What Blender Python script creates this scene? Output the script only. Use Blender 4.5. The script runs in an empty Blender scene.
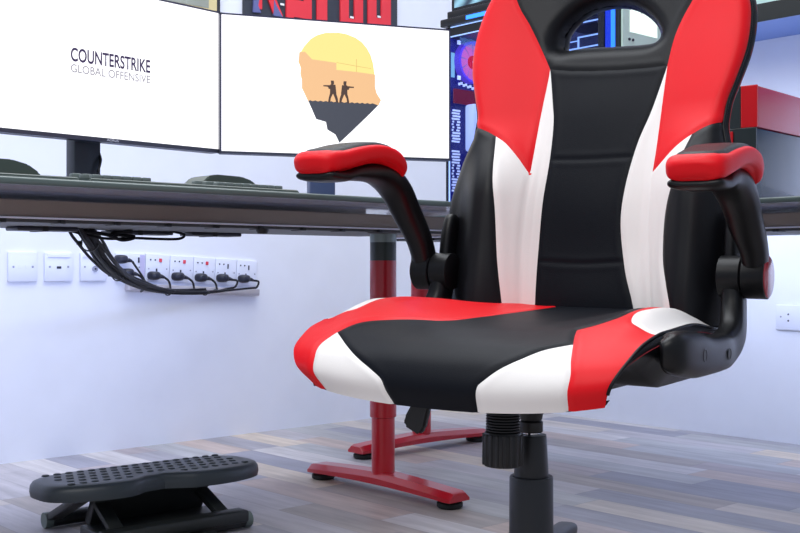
import bpy, bmesh, math, random
import numpy as np
from mathutils import Vector, Matrix
random.seed(4); rng = np.random.RandomState(7)
C = bpy.context.scene.collection
PI = math.pi
SC = bpy.context.scene
SC.view_settings.view_transform = 'Standard'; SC.view_settings.look = 'None'
SC.view_settings.exposure = 0.0; SC.view_settings.gamma = 1.0
SC.view_settings.use_curve_mapping = False

# ---------------------------------------------------------------- frame of the room
# world X runs along the wall behind the desk, world Y towards it; the camera stands at the origin
CAMH = 0.552
YAW = math.radians(42.4)
def W(X, Z):                       # right / forward of the camera -> room X, Y
    c, s = math.cos(YAW), math.sin(YAW)
    return (X*c+Z*s, -X*s+Z*c)
WALL_Y, WALL_X = 3.01, 3.20

# ---------------------------------------------------------------- materials
def lin(c):
    return tuple(((v/255)/12.92 if v/255 <= .04045 else ((v/255+.055)/1.055)**2.4) for v in c)
_m = {}
def mat(name, rgb, rough=.5, metal=0, bump=0, scale=200, var=0, spec=.5, coat=0):
    if name in _m: return _m[name]
    m = bpy.data.materials.new(name); m.use_nodes = True
    nt = m.node_tree; b = nt.nodes['Principled BSDF']
    col = (*lin(rgb), 1)
    b.inputs['Base Color'].default_value = col
    b.inputs['Roughness'].default_value = rough
    b.inputs['Metallic'].default_value = metal
    b.inputs['Specular IOR Level'].default_value = spec
    b.inputs['Coat Weight'].default_value = coat
    tc = nt.nodes.new('ShaderNodeTexCoord')
    if bump or var:
        n = nt.nodes.new('ShaderNodeTexNoise'); n.inputs['Scale'].default_value = scale; n.inputs['Detail'].default_value = 4
        nt.links.new(tc.outputs['Object'], n.inputs['Vector'])
    if bump:
        bp = nt.nodes.new('ShaderNodeBump'); bp.inputs['Strength'].default_value = bump; bp.inputs['Distance'].default_value = .001
        nt.links.new(n.outputs['Fac'], bp.inputs['Height']); nt.links.new(bp.outputs['Normal'], b.inputs['Normal'])
    # every surface gets a slight procedural variation of its tone
    n2 = nt.nodes.new('ShaderNodeTexNoise'); n2.inputs['Scale'].default_value = 9; n2.inputs['Detail'].default_value = 3
    nt.links.new(tc.outputs['Object'], n2.inputs['Vector'])
    mx = nt.nodes.new('ShaderNodeMix'); mx.data_type = 'RGBA'; mx.blend_type = 'MULTIPLY'
    v = max(var, .04)
    rp = nt.nodes.new('ShaderNodeMapRange'); rp.inputs['To Min'].default_value = 1-v; rp.inputs['To Max'].default_value = 1+v
    nt.links.new(n2.outputs['Fac'], rp.inputs['Value'])
    mx.inputs[0].default_value = 1; mx.inputs[6].default_value = col
    nt.links.new(rp.outputs['Result'], mx.inputs[7]); nt.links.new(mx.outputs[2], b.inputs['Base Color'])
    _m[name] = m
    return m
def emit(name, rgb, strength=1.0, base=None):
    if name in _m: return _m[name]
    m = bpy.data.materials.new(name); m.use_nodes = True
    b = m.node_tree.nodes['Principled BSDF']
    b.inputs['Base Color'].default_value = (*lin(base or (10, 10, 10)), 1)
    b.inputs['Roughness'].default_value = .35
    b.inputs['Emission Color'].default_value = (*lin(rgb), 1)
    b.inputs['Emission Strength'].default_value = strength
    _m[name] = m
    return m
def glass(name, rgb, rough=.05, alpha=.25):
    m = bpy.data.materials.new(name); m.use_nodes = True
    nt = m.node_tree; out = nt.nodes['Material Output']; b = nt.nodes['Principled BSDF']
    b.inputs['Base Color'].default_value = (*lin(rgb), 1); b.inputs['Roughness'].default_value = rough
    tr = nt.nodes.new('ShaderNodeBsdfTransparent'); tr.inputs[0].default_value = (.85, .9, 1, 1)
    mx = nt.nodes.new('ShaderNodeMixShader'); mx.inputs[0].default_value = alpha
    nt.links.new(tr.outputs[0], mx.inputs[1]); nt.links.new(b.outputs[0], mx.inputs[2]); nt.links.new(mx.outputs[0], out.inputs[0])
    return m

# ---------------------------------------------------------------- object helpers
def link(o, parent=None):
    C.objects.link(o)
    if parent: o.parent = parent
    return o
def tag(o, label=None, cat=None, group=None, kind=None):
    if label: o['label'] = label
    if cat: o['category'] = cat
    if group: o['group'] = group
    if kind: o['kind'] = kind
    return o
def thing(name, label, cat, loc=(0, 0, 0), rz=0, group=None):
    o = bpy.data.objects.new(name, None); o.empty_display_size = .05
    link(o); o.location = loc; o.rotation_euler = (0, 0, rz)
    return tag(o, label, cat, group)
def obj(name, bm, m, parent=None, smooth=None, xf=None):
    me = bpy.data.meshes.new(name)
    if xf is not None: bm.transform(xf)
    bmesh.ops.recalc_face_normals(bm, faces=bm.faces)
    bm.to_mesh(me); bm.free()
    me.materials.append(m)
    o = bpy.data.objects.new(name, me); link(o, parent)
    if smooth is not None:
        for p in me.polygons: p.use_smooth = True
        if smooth < 3: me.set_sharp_from_angle(angle=smooth)
    return o
def box(bm, x0, x1, y0, y1, z0, z1, bev=0, seg=2, M=None):
    r = bmesh.ops.create_cube(bm, size=1)
    vs = r['verts']
    T = Matrix.Translation(((x0+x1)/2, (y0+y1)/2, (z0+z1)/2)) @ Matrix.Diagonal((abs(x1-x0), abs(y1-y0), abs(z1-z0), 1))
    if M is not None: T = M @ T
    bmesh.ops.transform(bm, matrix=T, verts=vs)
    if bev:
        es = list({e for v in vs for e in v.link_edges})
        bmesh.ops.bevel(bm, geom=es, offset=bev, segments=seg, affect='EDGES', profile=.5)
    return bm
def bx(*a, **k): return box(bmesh.new(), *a, **k)
def lathe(bm, prof, n=40, axis='Z', org=(0, 0, 0), M=None, start=0):
    rings = []
    for r, h in prof:
        ring = []
        for i in range(n):
            a = 2*PI*i/n+start
            p = Vector((r*math.cos(a), r*math.sin(a), h))
            if axis == 'X': p = Vector((h, p.x, p.y))
            if axis == 'Y': p = Vector((p.x, h, p.y))
            p += Vector(org)
            if M is not None: p = M @ p
            ring.append(bm.verts.new(p))
        rings.append(ring)
    for a, b in zip(rings, rings[1:]):
        for i in range(n): bm.faces.new((a[i], a[(i+1) % n], b[(i+1) % n], b[i]))
    if tuple(prof[0]) == tuple(prof[-1]): return bm      # closed ring profile: no end caps
    if prof[0][0] > 1e-6: bm.faces.new(rings[0][::-1])
    if prof[-1][0] > 1e-6: bm.faces.new(rings[-1])
    return bm
def tube(bm, pts, r, n=10, ry=None, up=(0, 0, 1)):
    """sweep along pts; r (and ry) may be lists"""
    pts = [Vector(p) for p in pts]; k = len(pts)
    rs = r if isinstance(r, (list, tuple)) else [r]*k
    rys = ry if isinstance(ry, (list, tuple)) else ([ry]*k if ry else rs)
    rings = []
    for i, p in enumerate(pts):
        t = (pts[min(i+1, k-1)]-pts[max(i-1, 0)]).normalized()
        u = Vector(up)
        if abs(t.dot(u)) > .98: u = Vector((1, 0, 0)) if abs(t.x) < .9 else Vector((0, 1, 0))
        s = t.cross(u).normalized(); q = s.cross(t)
        rings.append([bm.verts.new(p+s*rs[i]*math.cos(2*PI*j/n)+q*rys[i]*math.sin(2*PI*j/n)) for j in range(n)])
    for a, b in zip(rings, rings[1:]):
        for j in range(n): bm.faces.new((a[j], a[(j+1) % n], b[(j+1) % n], b[j]))
    bm.faces.new(rings[0][::-1]); bm.faces.new(rings[-1])
    return bm
def spline(pts, n=8):
    P = [Vector(p) for p in pts]; o = []
    for i in range(len(P)-1):
        a, b, c, d = P[max(i-1, 0)], P[i], P[i+1], P[min(i+2, len(P)-1)]
        for j in range(n):
            t = j/n
            o.append(.5*((2*b)+(c-a)*t+(2*a-5*b+4*c-d)*t*t+(3*b-a-3*c+d)*t**3))
    o.append(P[-1]); return o
def prism(bm, poly, h0, h1, plane='XY', M=None):
    """poly extruded between h0 and h1 along the remaining axis"""
    def mk(p, h):
        v = {'XY': Vector((p[0], p[1], h)), 'XZ': Vector((p[0], h, p[1])), 'YZ': Vector((h, p[0], p[1]))}[plane]
        return bm.verts.new(M @ v if M is not None else v)
    a = [mk(p, h0) for p in poly]; b = [mk(p, h1) for p in poly]
    n = len(poly)
    bm.faces.new(a[::-1]); bm.faces.new(b)
    for i in range(n): bm.faces.new((a[i], a[(i+1) % n], b[(i+1) % n], b[i]))
    return bm
def superloop(hu, hw, n=28, p=3.0):
    o = []
    for i in range(n):
        a = 2*PI*i/n; c, s = math.cos(a), math.sin(a)
        o.append((math.copysign(abs(c)**(2/p), c)*hu, math.copysign(abs(s)**(2/p), s)*hw))
    return o
def copy_tree(o, parent=None):
    c = o.copy(); C.objects.link(c)
    if parent: c.parent = parent
    for ch in list(o.children): copy_tree(ch, c)
    return c
def text_mesh(s, width, height, bold=0):
    cu = bpy.data.curves.new('lettering', 'FONT'); cu.body = s; cu.size = 1; cu.offset = bold
    t = bpy.data.objects.new('lettering', cu); C.objects.link(t)
    dg = bpy.context.evaluated_depsgraph_get(); dg.update()
    me = bpy.data.meshes.new_from_object(t.evaluated_get(dg))
    bpy.data.objects.remove(t)
    bm = bmesh.new(); bm.from_mesh(me); bpy.data.meshes.remove(me)
    xs = [v.co.x for v in bm.verts]; ys = [v.co.y for v in bm.verts]
    for v in bm.verts:
        v.co = Vector(((v.co.x-min(xs))/(max(xs)-min(xs))*width, 0, (v.co.y-min(ys))/(max(ys)-min(ys))*height))
    return bm


def interp(x, xs, ys): return np.interp(x, xs, ys)
def sstep(x, a, b):
    t = np.clip((x-a)/(b-a), 0, 1); return t*t*(3-2*t)
def pchip(x, xs, ys):
    # smooth monotone-ish interpolation (Catmull-Rom tangents)
    xs=np.asarray(xs,float); ys=np.asarray(ys,float); x=np.asarray(x,float)
    m=np.gradient(ys,xs)
    i=np.clip(np.searchsorted(xs,x)-1,0,len(xs)-2)
    h=xs[i+1]-xs[i]; t=np.clip((x-xs[i])/h,0,1)
    return ((2*t**3-3*t**2+1)*ys[i]+(t**3-2*t**2+t)*h*m[i]+(-2*t**3+3*t**2)*ys[i+1]+(t**3-t**2)*h*m[i+1])
BW=[.42,.48,.6,.7,.82,.91,1.0,1.1,1.3]
BV=[-.205,-.205,-.222,-.238,-.272,-.303,-.333,-.36,-.40]
def back_v(u,w):
    au=np.abs(u)
    low=.062*sstep(au,.09,.185)-.05*sstep(au,.195,.27)
    top=.034*sstep(au,.10,.25)
    k=sstep(w,.68,.84)
    return pchip(w,BW,BV)+low*(1-k)+top*k
# seat: chart (a in -1..1, t in 0..1)
SP=[(-.235,.482),(-.10,.478),(.04,.474),(.13,.470),(.20,.461),(.256,.442),(.288,.416),(.300,.388),(.290,.357)]
SP=np.array(SP); sd=np.concatenate([[0],np.cumsum(np.hypot(*np.diff(SP,axis=0).T))]); SLEN=sd[-1]; ST=sd/SLEN
HL=[.238,.256,.270,.276,.280,.280,.276,.260,.232]
HR=[.238,.254,.264,.267,.262,.253,.244,.234,.224]
def seat_p(a,t):
    v=pchip(t,ST,SP[:,0]); w=pchip(t,ST,SP[:,1]); hw=np.where(np.asarray(a)<0,pchip(t,ST,HL),pchip(t,ST,HR))
    aa=np.abs(a)
    b=.025*sstep(aa,.30,.80)-.027*sstep(aa,.84,1.0)
    k=1-sstep(t,.55,.84)
    nose=1-k
    b=np.where(np.asarray(a)>0,b*.85,b)
    w=w+b*k*(.45+.55*sstep(t,.0,.35))+.004*nose*aa**4+np.where(np.asarray(a)<0,.009,.014)*sstep(t,.85,1.)*aa**2
    w=w-.024*sstep(aa,.45,.95)*(1-sstep(t,.05,.5))
    v=v-nose*(.022*aa**2+.008*aa**7)
    return a*hw, v, w
# ================================================================ ROOM
def floor_mat():
    m = bpy.data.materials.new('vinyl planks'); m.use_nodes = True
    nt = m.node_tree; N = nt.nodes; L = nt.links; b = N['Principled BSDF']
    def math_(op, a, c=None, d=None):
        n = N.new('ShaderNodeMath'); n.operation = op
        for i, v in enumerate((a, c, d)):
            if v is None: continue
            if isinstance(v, (int, float)): n.inputs[i].default_value = v
            else: L.new(v, n.inputs[i])
        return n.outputs[0]
    tc = N.new('ShaderNodeTexCoord'); sp = N.new('ShaderNodeSeparateXYZ'); L.new(tc.outputs['Object'], sp.inputs[0])
    PW, PL = .105, .56
    xr = math_('DIVIDE', sp.outputs['X'], PW); row = math_('FLOOR', xr); fx = math_('SUBTRACT', xr, row)
    wn = N.new('ShaderNodeTexWhiteNoise'); wn.noise_dimensions = '1D'; L.new(row, wn.inputs['W'])
    yr = math_('ADD', math_('DIVIDE', sp.outputs['Y'], PL), math_('MULTIPLY', wn.outputs['Value'], 5.0))
    col = math_('FLOOR', yr); fy = math_('SUBTRACT', yr, col)
    cb = N.new('ShaderNodeCombineXYZ'); L.new(row, cb.inputs[0]); L.new(col, cb.inputs[1])
    w2 = N.new('ShaderNodeTexWhiteNoise'); w2.noise_dimensions = '2D'; L.new(cb.outputs[0], w2.inputs['Vector'])
    cr = N.new('ShaderNodeValToRGB'); cr.color_ramp.interpolation = 'CONSTANT'
    pal = [(195, 186, 179), (163, 160, 167), (207, 193, 177), (173, 162, 163), (183, 178, 181), (153, 152, 163), (191, 174, 165), (199, 194, 193), (169, 160, 155), (177, 176, 177)]
    el = cr.color_ramp.elements
    for i, c in enumerate(pal):
        e = el[i] if i < 2 else el.new(i/len(pal))
        e.position = i/len(pal); e.color = (*lin(c), 1)
    L.new(w2.outputs['Value'], cr.inputs[0])
    # grain, stretched along the plank
    mp = N.new('ShaderNodeMapping'); mp.inputs['Scale'].default_value = (34, 3.2, 1); L.new(tc.outputs['Object'], mp.inputs[0])
    ad = N.new('ShaderNodeVectorMath'); ad.operation = 'ADD'; L.new(mp.outputs[0], ad.inputs[0]); L.new(w2.outputs['Color'], ad.inputs[1])
    no = N.new('ShaderNodeTexNoise'); no.inputs['Scale'].default_value = 1; no.inputs['Detail'].default_value = 7; no.inputs['Roughness'].default_value = .65
    L.new(ad.outputs[0], no.inputs[0])
    mr = N.new('ShaderNodeMapRange'); mr.inputs['From Min'].default_value = .3; mr.inputs['From Max'].default_value = .7
    mr.inputs['To Min'].default_value = .78; mr.inputs['To Max'].default_value = 1.16; L.new(no.outputs['Fac'], mr.inputs[0])
    # blotches
    n3 = N.new('ShaderNodeTexNoise'); n3.inputs['Scale'].default_value = 7; n3.inputs['Detail'].default_value = 4; L.new(tc.outputs['Object'], n3.inputs[0])
    m3 = N.new('ShaderNodeMapRange'); m3.inputs['To Min'].default_value = .84; m3.inputs['To Max'].default_value = 1.14; L.new(n3.outputs['Fac'], m3.inputs[0])
    g = math_('MULTIPLY', mr.outputs[0], m3.outputs[0])
    ex = math_('MINIMUM', fx, math_('SUBTRACT', 1.0, fx)); ey = math_('MINIMUM', fy, math_('SUBTRACT', 1.0, fy))
    sx = math_('GREATER_THAN', ex, .014); sy = math_('GREATER_THAN', ey, .0024)
    gr = math_('ADD', math_('MULTIPLY', math_('MULTIPLY', sx, sy), .22), .78)
    mul = math_('MULTIPLY', g, gr)
    mx = N.new('ShaderNodeMix'); mx.data_type = 'RGBA'; mx.blend_type = 'MULTIPLY'; mx.inputs[0].default_value = 1
    L.new(cr.outputs[0], mx.inputs[6]); L.new(mul, mx.inputs[7]); L.new(mx.outputs[2], b.inputs['Base Color'])
    b.inputs['Roughness'].default_value = .48; b.inputs['Specular IOR Level'].default_value = .35
    return m
def struct(name, bm, m): return tag(obj(name, bm, m), kind='structure')
WALLM = mat('matt white wall paint', (226, 229, 238), .75, bump=.05, scale=60)
struct('floor', bx(-3.2, WALL_X, -2.6, WALL_Y, -.05, 0), floor_mat())
struct('wall_back', bx(-3.2, WALL_X+.1, WALL_Y, WALL_Y+.1, -.05, 2.7), WALLM)
struct('wall_right', bx(WALL_X, WALL_X+.1, -2.6, WALL_Y, -.05, 2.7), WALLM)

# ================================================================ DESKS
GREY = mat('grey green desk edge', (84, 98, 96), .35, bump=.1)
TOPM = mat('blue tinted gloss laminate', (152, 165, 200), .16, coat=.5)  # blue reflection of the wall is mixed into the grey laminate colour
BEAM = mat('warm grey powder coated steel', (150, 136, 124), .35, metal=.3)
HILIT = mat('pale edge highlight', (235, 235, 245), .35)  # highlight on the beam's lower edge, painted as a pale strip
TRAYM = mat('dark grey steel tray', (66, 66, 68), .5)
BLK = mat('black plastic', (22, 23, 25), .45)
RUB = mat('black rubber', (20, 24, 22), .7)
REDST = mat('red powder coated steel', (186, 14, 34), .28, coat=.3)
COLG = mat('pale grey steel', (140, 152, 150), .35, metal=.3)
COLB = mat('dark green grey steel', (48, 58, 56), .4)
def desk(name, label, L0, L1, D, legs, H=.69):
    """local x = along the desk, local y = depth (0 = user edge)"""
    t = None
    root = thing(name, label, 'desk')
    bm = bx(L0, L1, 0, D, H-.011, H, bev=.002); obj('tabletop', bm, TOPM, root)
    bm = bx(L0-.004, L1+.004, -.007, .004, H-.0112, H+.0005, bev=.004, seg=3); obj('edge_band', bm, GREY, root)
    obj('beam', bx(L0+.05, L1-.05, .24, .29, H-.05, H-.018, bev=.002), BEAM, root)
    obj('beam', bx(L0+.05, L1-.05, .54, .58, H-.05, H-.018, bev=.002), BEAM, root)
    obj('edge_highlight', bx(L0+.04, L1-.04, .2305, .2395, H-.0530, H-.0495, bev=.0008), HILIT, root)
    tr = obj('cable_tray', bx(L0+.06, L1-.06, .241, .56, H-.059, H-.0502, bev=.001), TRAYM, root)
    x = L0+.145
    while x < L1-.1:
        obj('tray_clip', bx(x, x+.010, .232, .275, H-.0605, H-.054, bev=.001), BLK, tr)
        x += .11
    for lx, dy in legs:
        leg = obj('leg', lathe(bmesh.new(), [(.0285, .045), (.0285, .19)], 40, org=(lx, dy, 0)), REDST, root, .6)
        obj('outer_tube', lathe(bmesh.new(), [(.030, .184), (.0325, .186), (.0325, .5665)], 40, org=(lx, dy, 0)), REDST, leg, .6)
        obj('dark_collar', lathe(bmesh.new(), [(.0322, .5665), (.0322, .611)], 40, org=(lx, dy, 0)), COLB, leg, .6)
        obj('grey_collar', lathe(bmesh.new(), [(.0328, .611), (.0328, H-.05)], 40, org=(lx, dy, 0)), COLG, leg, .6)
        # arched foot: wide bottom, narrower raised top
        bm = bmesh.new()
        ys = [-.262, -.250, -.2, -.12, -.05, 0, .05, .12, .2, .250, .262]
        rings = []
        for i, y in enumerate(ys):
            top = .052-.016*(abs(y)/.31)**1.3; bot = .016+.010*max(0, 1-(y/.3)**2)*.9
            hb = .036; ht = .022 if abs(y) < .3 else .024
            if i in (0, len(ys)-1): top -= .003; hb -= .004; ht -= .003
            rings.append([bm.verts.new((lx+a, dy+y, z)) for a, z in ((-hb, bot), (-hb, top-.012), (-ht, top), (ht, top), (hb, top-.012), (hb, bot))])
        for a, b in zip(rings, rings[1:]):
            for j in range(6): bm.faces.new((a[j], a[(j+1) % 6], b[(j+1) % 6], b[j]))
        bm.faces.new(rings[0][::-1]); bm.faces.new(rings[-1])
        ft = obj('foot', bm, REDST, root, .5)
        for yy in (-.230, .235):
            obj('foot_pad', lathe(bmesh.new(), [(.026, 0), (.03, .004), (.03, .012), (.02, .018)], 24, org=(lx, dy+yy, 0)), RUB, ft, .6)
    return root
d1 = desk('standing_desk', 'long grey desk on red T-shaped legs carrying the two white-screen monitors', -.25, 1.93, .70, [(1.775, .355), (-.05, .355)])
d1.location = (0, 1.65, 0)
# the desk along the right wall: user edge faces -X; local x -> world -Y
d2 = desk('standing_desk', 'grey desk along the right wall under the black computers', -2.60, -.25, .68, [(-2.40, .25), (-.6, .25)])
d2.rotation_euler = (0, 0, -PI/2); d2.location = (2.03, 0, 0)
# ================================================================ MONITORS
H = .69
BEZ = mat('dark blue grey monitor bezel', (52, 52, 78), .3)
BEZB = mat('dark grey monitor chin', (58, 60, 72), .3)
BODY = mat('black monitor back', (26, 27, 30), .4)
WHITE = emit('white screen', (255, 255, 255), 1.05, (200, 200, 200))
POSTM = mat('dark steel stand', (44, 50, 54), .35, metal=.2)
POSTB = mat('blue grey steel stand', (78, 92, 122), .35, metal=.2)
def monitor(label, P0, P1, z0, z1, chin, post_s, postmat):
    """P0, P1 = left and right bottom corners in room XY"""
    a = Vector((*P0, 0)); b = Vector((*P1, 0)); L = (b-a).length
    ang = math.atan2(b.y-a.y, b.x-a.x)
    r = thing('monitor', label, 'monitor', (a.x, a.y, H), ang)
    Z0, Z1 = z0-H, z1-H
    obj('back_case', bx(0, L, .004, .03, Z0, Z1, bev=.004), BODY, r, .6)
    obj('back_bulge', bx(L*.25, L*.75, .028, .055, Z0+.06, Z1-.06, bev=.012), BODY, r, .6)
    bz = .0035
    fr = bmesh.new()
    box(fr, 0, bz, -.002, .006, Z0, Z1); box(fr, L-bz, L, -.002, .006, Z0, Z1)
    box(fr, 0, L, -.002, .006, Z1-bz, Z1)
    obj('bezel', fr, BEZ, r)
    ch = obj('chin', bx(0, L, -.003, .006, Z0, Z0+chin, bev=.001), BEZB, r)
    obj('screen', bx(bz, L-bz, -.0005, .004, Z0+chin, Z1-bz), WHITE, r)
    s = post_s
    st = obj('stand_post', bx(s-.0315, s+.0315, .056, .092, .006, .34, bev=.004), postmat, r, .6)
    obj('stand_base', bx(s-.11, s+.11, .02, .22, 0, .008, bev=.003), BODY, r, .6)
    return r, L, Z0, Z1
mL, LL, a0, a1 = monitor('white-screened monitor reading COUNTERSTRIKE, at the left on the grey desk', W(-.812, 2.065), W(-.4128, 2.5045), .811, 1.134, .009, .288, POSTM)
o = obj('title_lettering', text_mesh('COUNTERSTRIKE', .1919, .0284, .022), emit('dark violet letters', (62, 50, 88), 1.0), mL); o.location = (.2129, -.0012, .9691-H)
o = obj('subtitle_lettering', text_mesh('GLOBAL OFFENSIVE', .1919, .0170, .010), emit('pale grey letters', (165, 162, 172), 1.0), mL); o.location = (.2129, -.0012, .9468-H)
o = obj('brand_mark', text_mesh('AORUS', .028, .005, .01), mat('grey chin mark', (205, 206, 218), .4), mL); o.location = (.2956, -.0036, .8135-H)
# second cable loop behind the post
o = obj('stand_cable', tube(bmesh.new(), spline([(.322, .075, .115), (.316, .052, .09), (.306, .048, .06), (.304, .056, .02)]), .003, 8), BLK, mL, 4)

mR, LR, b0, b1 = monitor('white-screened monitor with a sunset emblem, joined to the right of the lettered one', W(-.4095, 2.488), W(.122, 2.667), .809, 1.129, .006, .256, POSTB)
def emb(px): return [(.1858+(x-301)/81*.198, .8424-H+(143-y)/110*.259) for x, y in px]
head = [(339, 32.7), (347, 33.5), (356, 36.5), (362.5, 40.5), (367.5, 46), (371.5, 53), (374, 61.5), (375.5, 72), (376, 85), (377.5, 91), (382, 98), (378, 104.5), (370, 113), (360, 123), (350, 133), (340, 142.7), (336, 134.6), (328, 130), (326.6, 122.4), (317, 120), (309.5, 103), (303, 90), (303, 82), (301.5, 76), (302, 70), (299.5, 64), (301.5, 55), (305, 49), (311.5, 41), (318, 36.6), (326, 33.8)]
def clip_poly(poly, ylo, yhi):
    def cl(P, keep, y):
        o = []
        for i in range(len(P)):
            a, b = P[i], P[(i+1) % len(P)]
            ka, kb = keep(a[1]), keep(b[1])
            if ka: o.append(a)
            if ka != kb: t = (y-a[1])/(b[1]-a[1]); o.append((a[0]+(b[0]-a[0])*t, y))
        return o
    return cl(cl(poly, lambda v: v >= ylo, ylo), lambda v: v <= yhi, yhi)
def flat(poly, y, bm=None):
    bm = bm or bmesh.new()
    bm.faces.new([bm.verts.new((p[0], y, p[1])) for p in poly]); return bm
em = obj('emblem', flat(emb(clip_poly(head, 0, 103.5)), -.0011), emit('pale yellow glow', (255, 240, 150), 1.0), mR)
sky = [(300.5, 54.5), (306, 54), (313, 61), (337, 63), (337, 70), (358, 71), (376, 72.5), (376, 85), (377.5, 91), (382, 98), (379.5, 103.5), (309.5, 103.5), (303, 90), (303, 82), (301.5, 76), (302, 70), (299.8, 64)]
obj('skyline', flat(emb(sky), -.0015), emit('orange skyline', (250, 200, 148), 1.0), em)
gr = [(309.3, 102.5)]+[(311+i*2.6, 101.6+(.9 if i % 2 else 0)) for i in range(26)]+[(379, 103.5), (370, 113), (360, 123), (350, 133), (340, 142.7), (336, 134.6), (328, 130), (326.6, 122.4), (317, 120)]
obj('ground', flat(emb(gr), -.0019), emit('charcoal ground', (76, 80, 92), 1.0), em)
fg = emit('brown figures', (84, 66, 60), 1.0)
def figure(cx, s):
    bm = bmesh.new()
    P = lambda pts: flat(emb([(cx+s*x, y) for x, y in pts]), -.0023, bm)
    P([(-1.6, 81), (1.4, 81), (1.7, 84), (.6, 85.2), (-1.3, 85)])
    P([(-2.2, 85), (3, 85), (4, 94), (-2.5, 94.5)])
    P([(-9, 86), (-1, 85.6), (-1, 87.6), (-9, 87.2)])
    P([(-4.6, 87), (-1.5, 86.6), (-1.8, 89.6), (-3.8, 89.4)])
    P([(-2.5, 94), (.6, 94), (-1.6, 98.5), (-2.2, 103), (-4.4, 103), (-3.6, 98)])
    P([(.6, 94), (3.8, 94), (5.3, 98.5), (5.8, 103), (3.8, 103), (2.7, 99)])
    return obj('figure', bm, fg, em)
figure(333, 1); figure(345.5, -1)
o = obj('antenna', flat(emb([(356.8, 58), (357.4, 58), (357.4, 71), (356.8, 71)]), -.0017, flat(emb([(337, 62.4), (357, 64.8), (372, 66.5), (372, 66.9), (357, 65.4), (337, 62.9)]), -.0016)), emit('ochre antenna', (236, 196, 120), 1.0), em)

# ================================================================ THINGS ON THE LEFT DESK
KB = mat('dark green grey plastic', (62, 74, 68), .4)
KEY = mat('grey keycaps', (96, 108, 106), .45)
KEYR = mat('dark red keycap', (96, 44, 48), .45)
def hump_poly(x0, x1, h, sh0, sh1):
    return [(x0, 0), (x0, h*.28), (x0+sh0*.25, h*.55), (x0+sh0*.62, h*.9), (x0+sh0, h), (x1-sh1, h*.97), (x1-sh1*.5, h*.82), (x1-sh1*.18, h*.55), (x1, h*.2), (x1, 0)]
def keyboard(label, x, y, width, keys, hump, ang=0, group=None):
    r = thing('keyboard', label, 'keyboard', (x, y, H+.001), ang)
    bm = prism(bmesh.new(), [(0, 0), (0, .008), (.006, .011), (.15, .017), (.155, .012), (.155, 0)], 0, width, 'YZ')
    bmesh.ops.bevel(bm, geom=bm.edges[:], offset=.002, segments=2, affect='EDGES')
    case = obj('case', bm, KB, r, .6)
    if hump:
        h0, h1, hh, s0, s1 = hump
        bm = prism(bmesh.new(), hump_poly(h0, h1, hh, s0, s1), .125, .20, 'XZ')
        bmesh.ops.bevel(bm, geom=bm.edges[:], offset=.003, segments=2, affect='EDGES')
        obj('raised_back', bm, KB, r, .6)
    for (k0, k1) in keys:
        for row in range(3):
            kx = k0
            while kx+.017 <= k1+1e-6:
                bm = bx(kx+.0012, kx+.0178, .018+row*.038, .034+row*.038, .0095+row*.0015, .0185+row*.0035, bev=.002)
                obj('keycap', bm, KEYR if (row == 1 and abs(kx-k0-.114) < .01) else KEY, r, .6)
                kx += .019
    return r
keyboard('dark grey green keyboard with grey keycaps and a raised back, beside the left monitor stand', .86, 1.715, .440, [(.012, .130), (.262, .43)], (.285, .440, .043, .045, .05))
keyboard('dark grey keyboard with a raised back, cut by the left edge of the photo', .365, 1.715, .475, [(.012, .10)], (.0, .472, .047, .04, .06))

# ================================================================ WALL PLATES AND CABLES
PLATE = mat('white moulded plastic', (222, 226, 240), .35)
PLUG = mat('black plug plastic', (30, 33, 48), .4)
SCREW = mat('plate screw grey', (150, 152, 165), .4, metal=.5)
NEON = mat('red switch marker', (220, 70, 84), .4)
VIO = mat('pale violet plastic', (190, 186, 218), .4)
INK = mat('dark socket slots', (40, 42, 60), .6)
TRUNK = mat('pale grey beige trunking', (196, 192, 200), .5)
WY = WALL_Y
def plate(name, label, cat, x0, x1, zc, tilt=0, group=None, h=.084):
    r = thing(name, label, cat, ((x0+x1)/2, WY, zc), 0, group)
    r.rotation_euler = (0, tilt, 0)
    w = (x1-x0)/2-.0008
    obj('face_plate', bx(-w, w, -.009, 0, -h/2, h/2, bev=.002), PLATE, r, .6)
    return r, w
def dot(r, name, x, z, rad, m, y=-.0092, d=.0012):
    return obj(name, lathe(bmesh.new(), [(rad, -d/2), (rad, d/2)], 14, axis='Y', org=(x, y, z)), m, r)
def rect(r, name, x, z, w, h, m, y=-.0092, d=.0012, bev=0):
    return obj(name, bx(x-w/2, x+w/2, y-d/2, y+d/2, z-h/2, z+h/2, bev=bev), m, r)
r, w = plate('wall_plate', 'plain white data plate, leftmost on the wall under the desk', 'wall plate', 1.256, 1.342, .551)
for x in (-.028, .028): dot(r, 'screw', x, 0, .0032, SCREW)
for x in (-.009, .011): rect(r, 'port', x, .001, .010, .010, PLATE, bev=.0004)
r, w = plate('wall_plate', 'white wall plate with one small dark port at its centre, second from the left', 'wall plate', 1.363, 1.449, .551)
rect(r, 'shutter', 0, .032, .07, .010, PLATE, y=-.010, d=.003, bev=.001)
for x in (-.028, .028): dot(r, 'screw', x, 0, .0032, SCREW)
rect(r, 'port', 0, -.002, .014, .007, INK)
r, w = plate('wall_plate', 'white wall plate with a round grey aerial socket, partly behind the cable bundle', 'wall plate', 1.472, 1.556, .551)
rect(r, 'shutter', 0, .032, .07, .010, PLATE, y=-.010, d=.003, bev=.001)
dot(r, 'screw', -.028, 0, .0028, SCREW); dot(r, 'aerial_socket', .004, -.006, .009, SCREW, y=-.010, d=.005); dot(r, 'aerial_pin', .004, -.006, .003, INK, y=-.013, d=.002)
TL = math.radians(3.0)
r, w = plate('power_socket', 'white double switched socket with a violet end block, just right of the cable bundle', 'power socket', 1.584, 1.684, .550, math.radians(.8))
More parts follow.
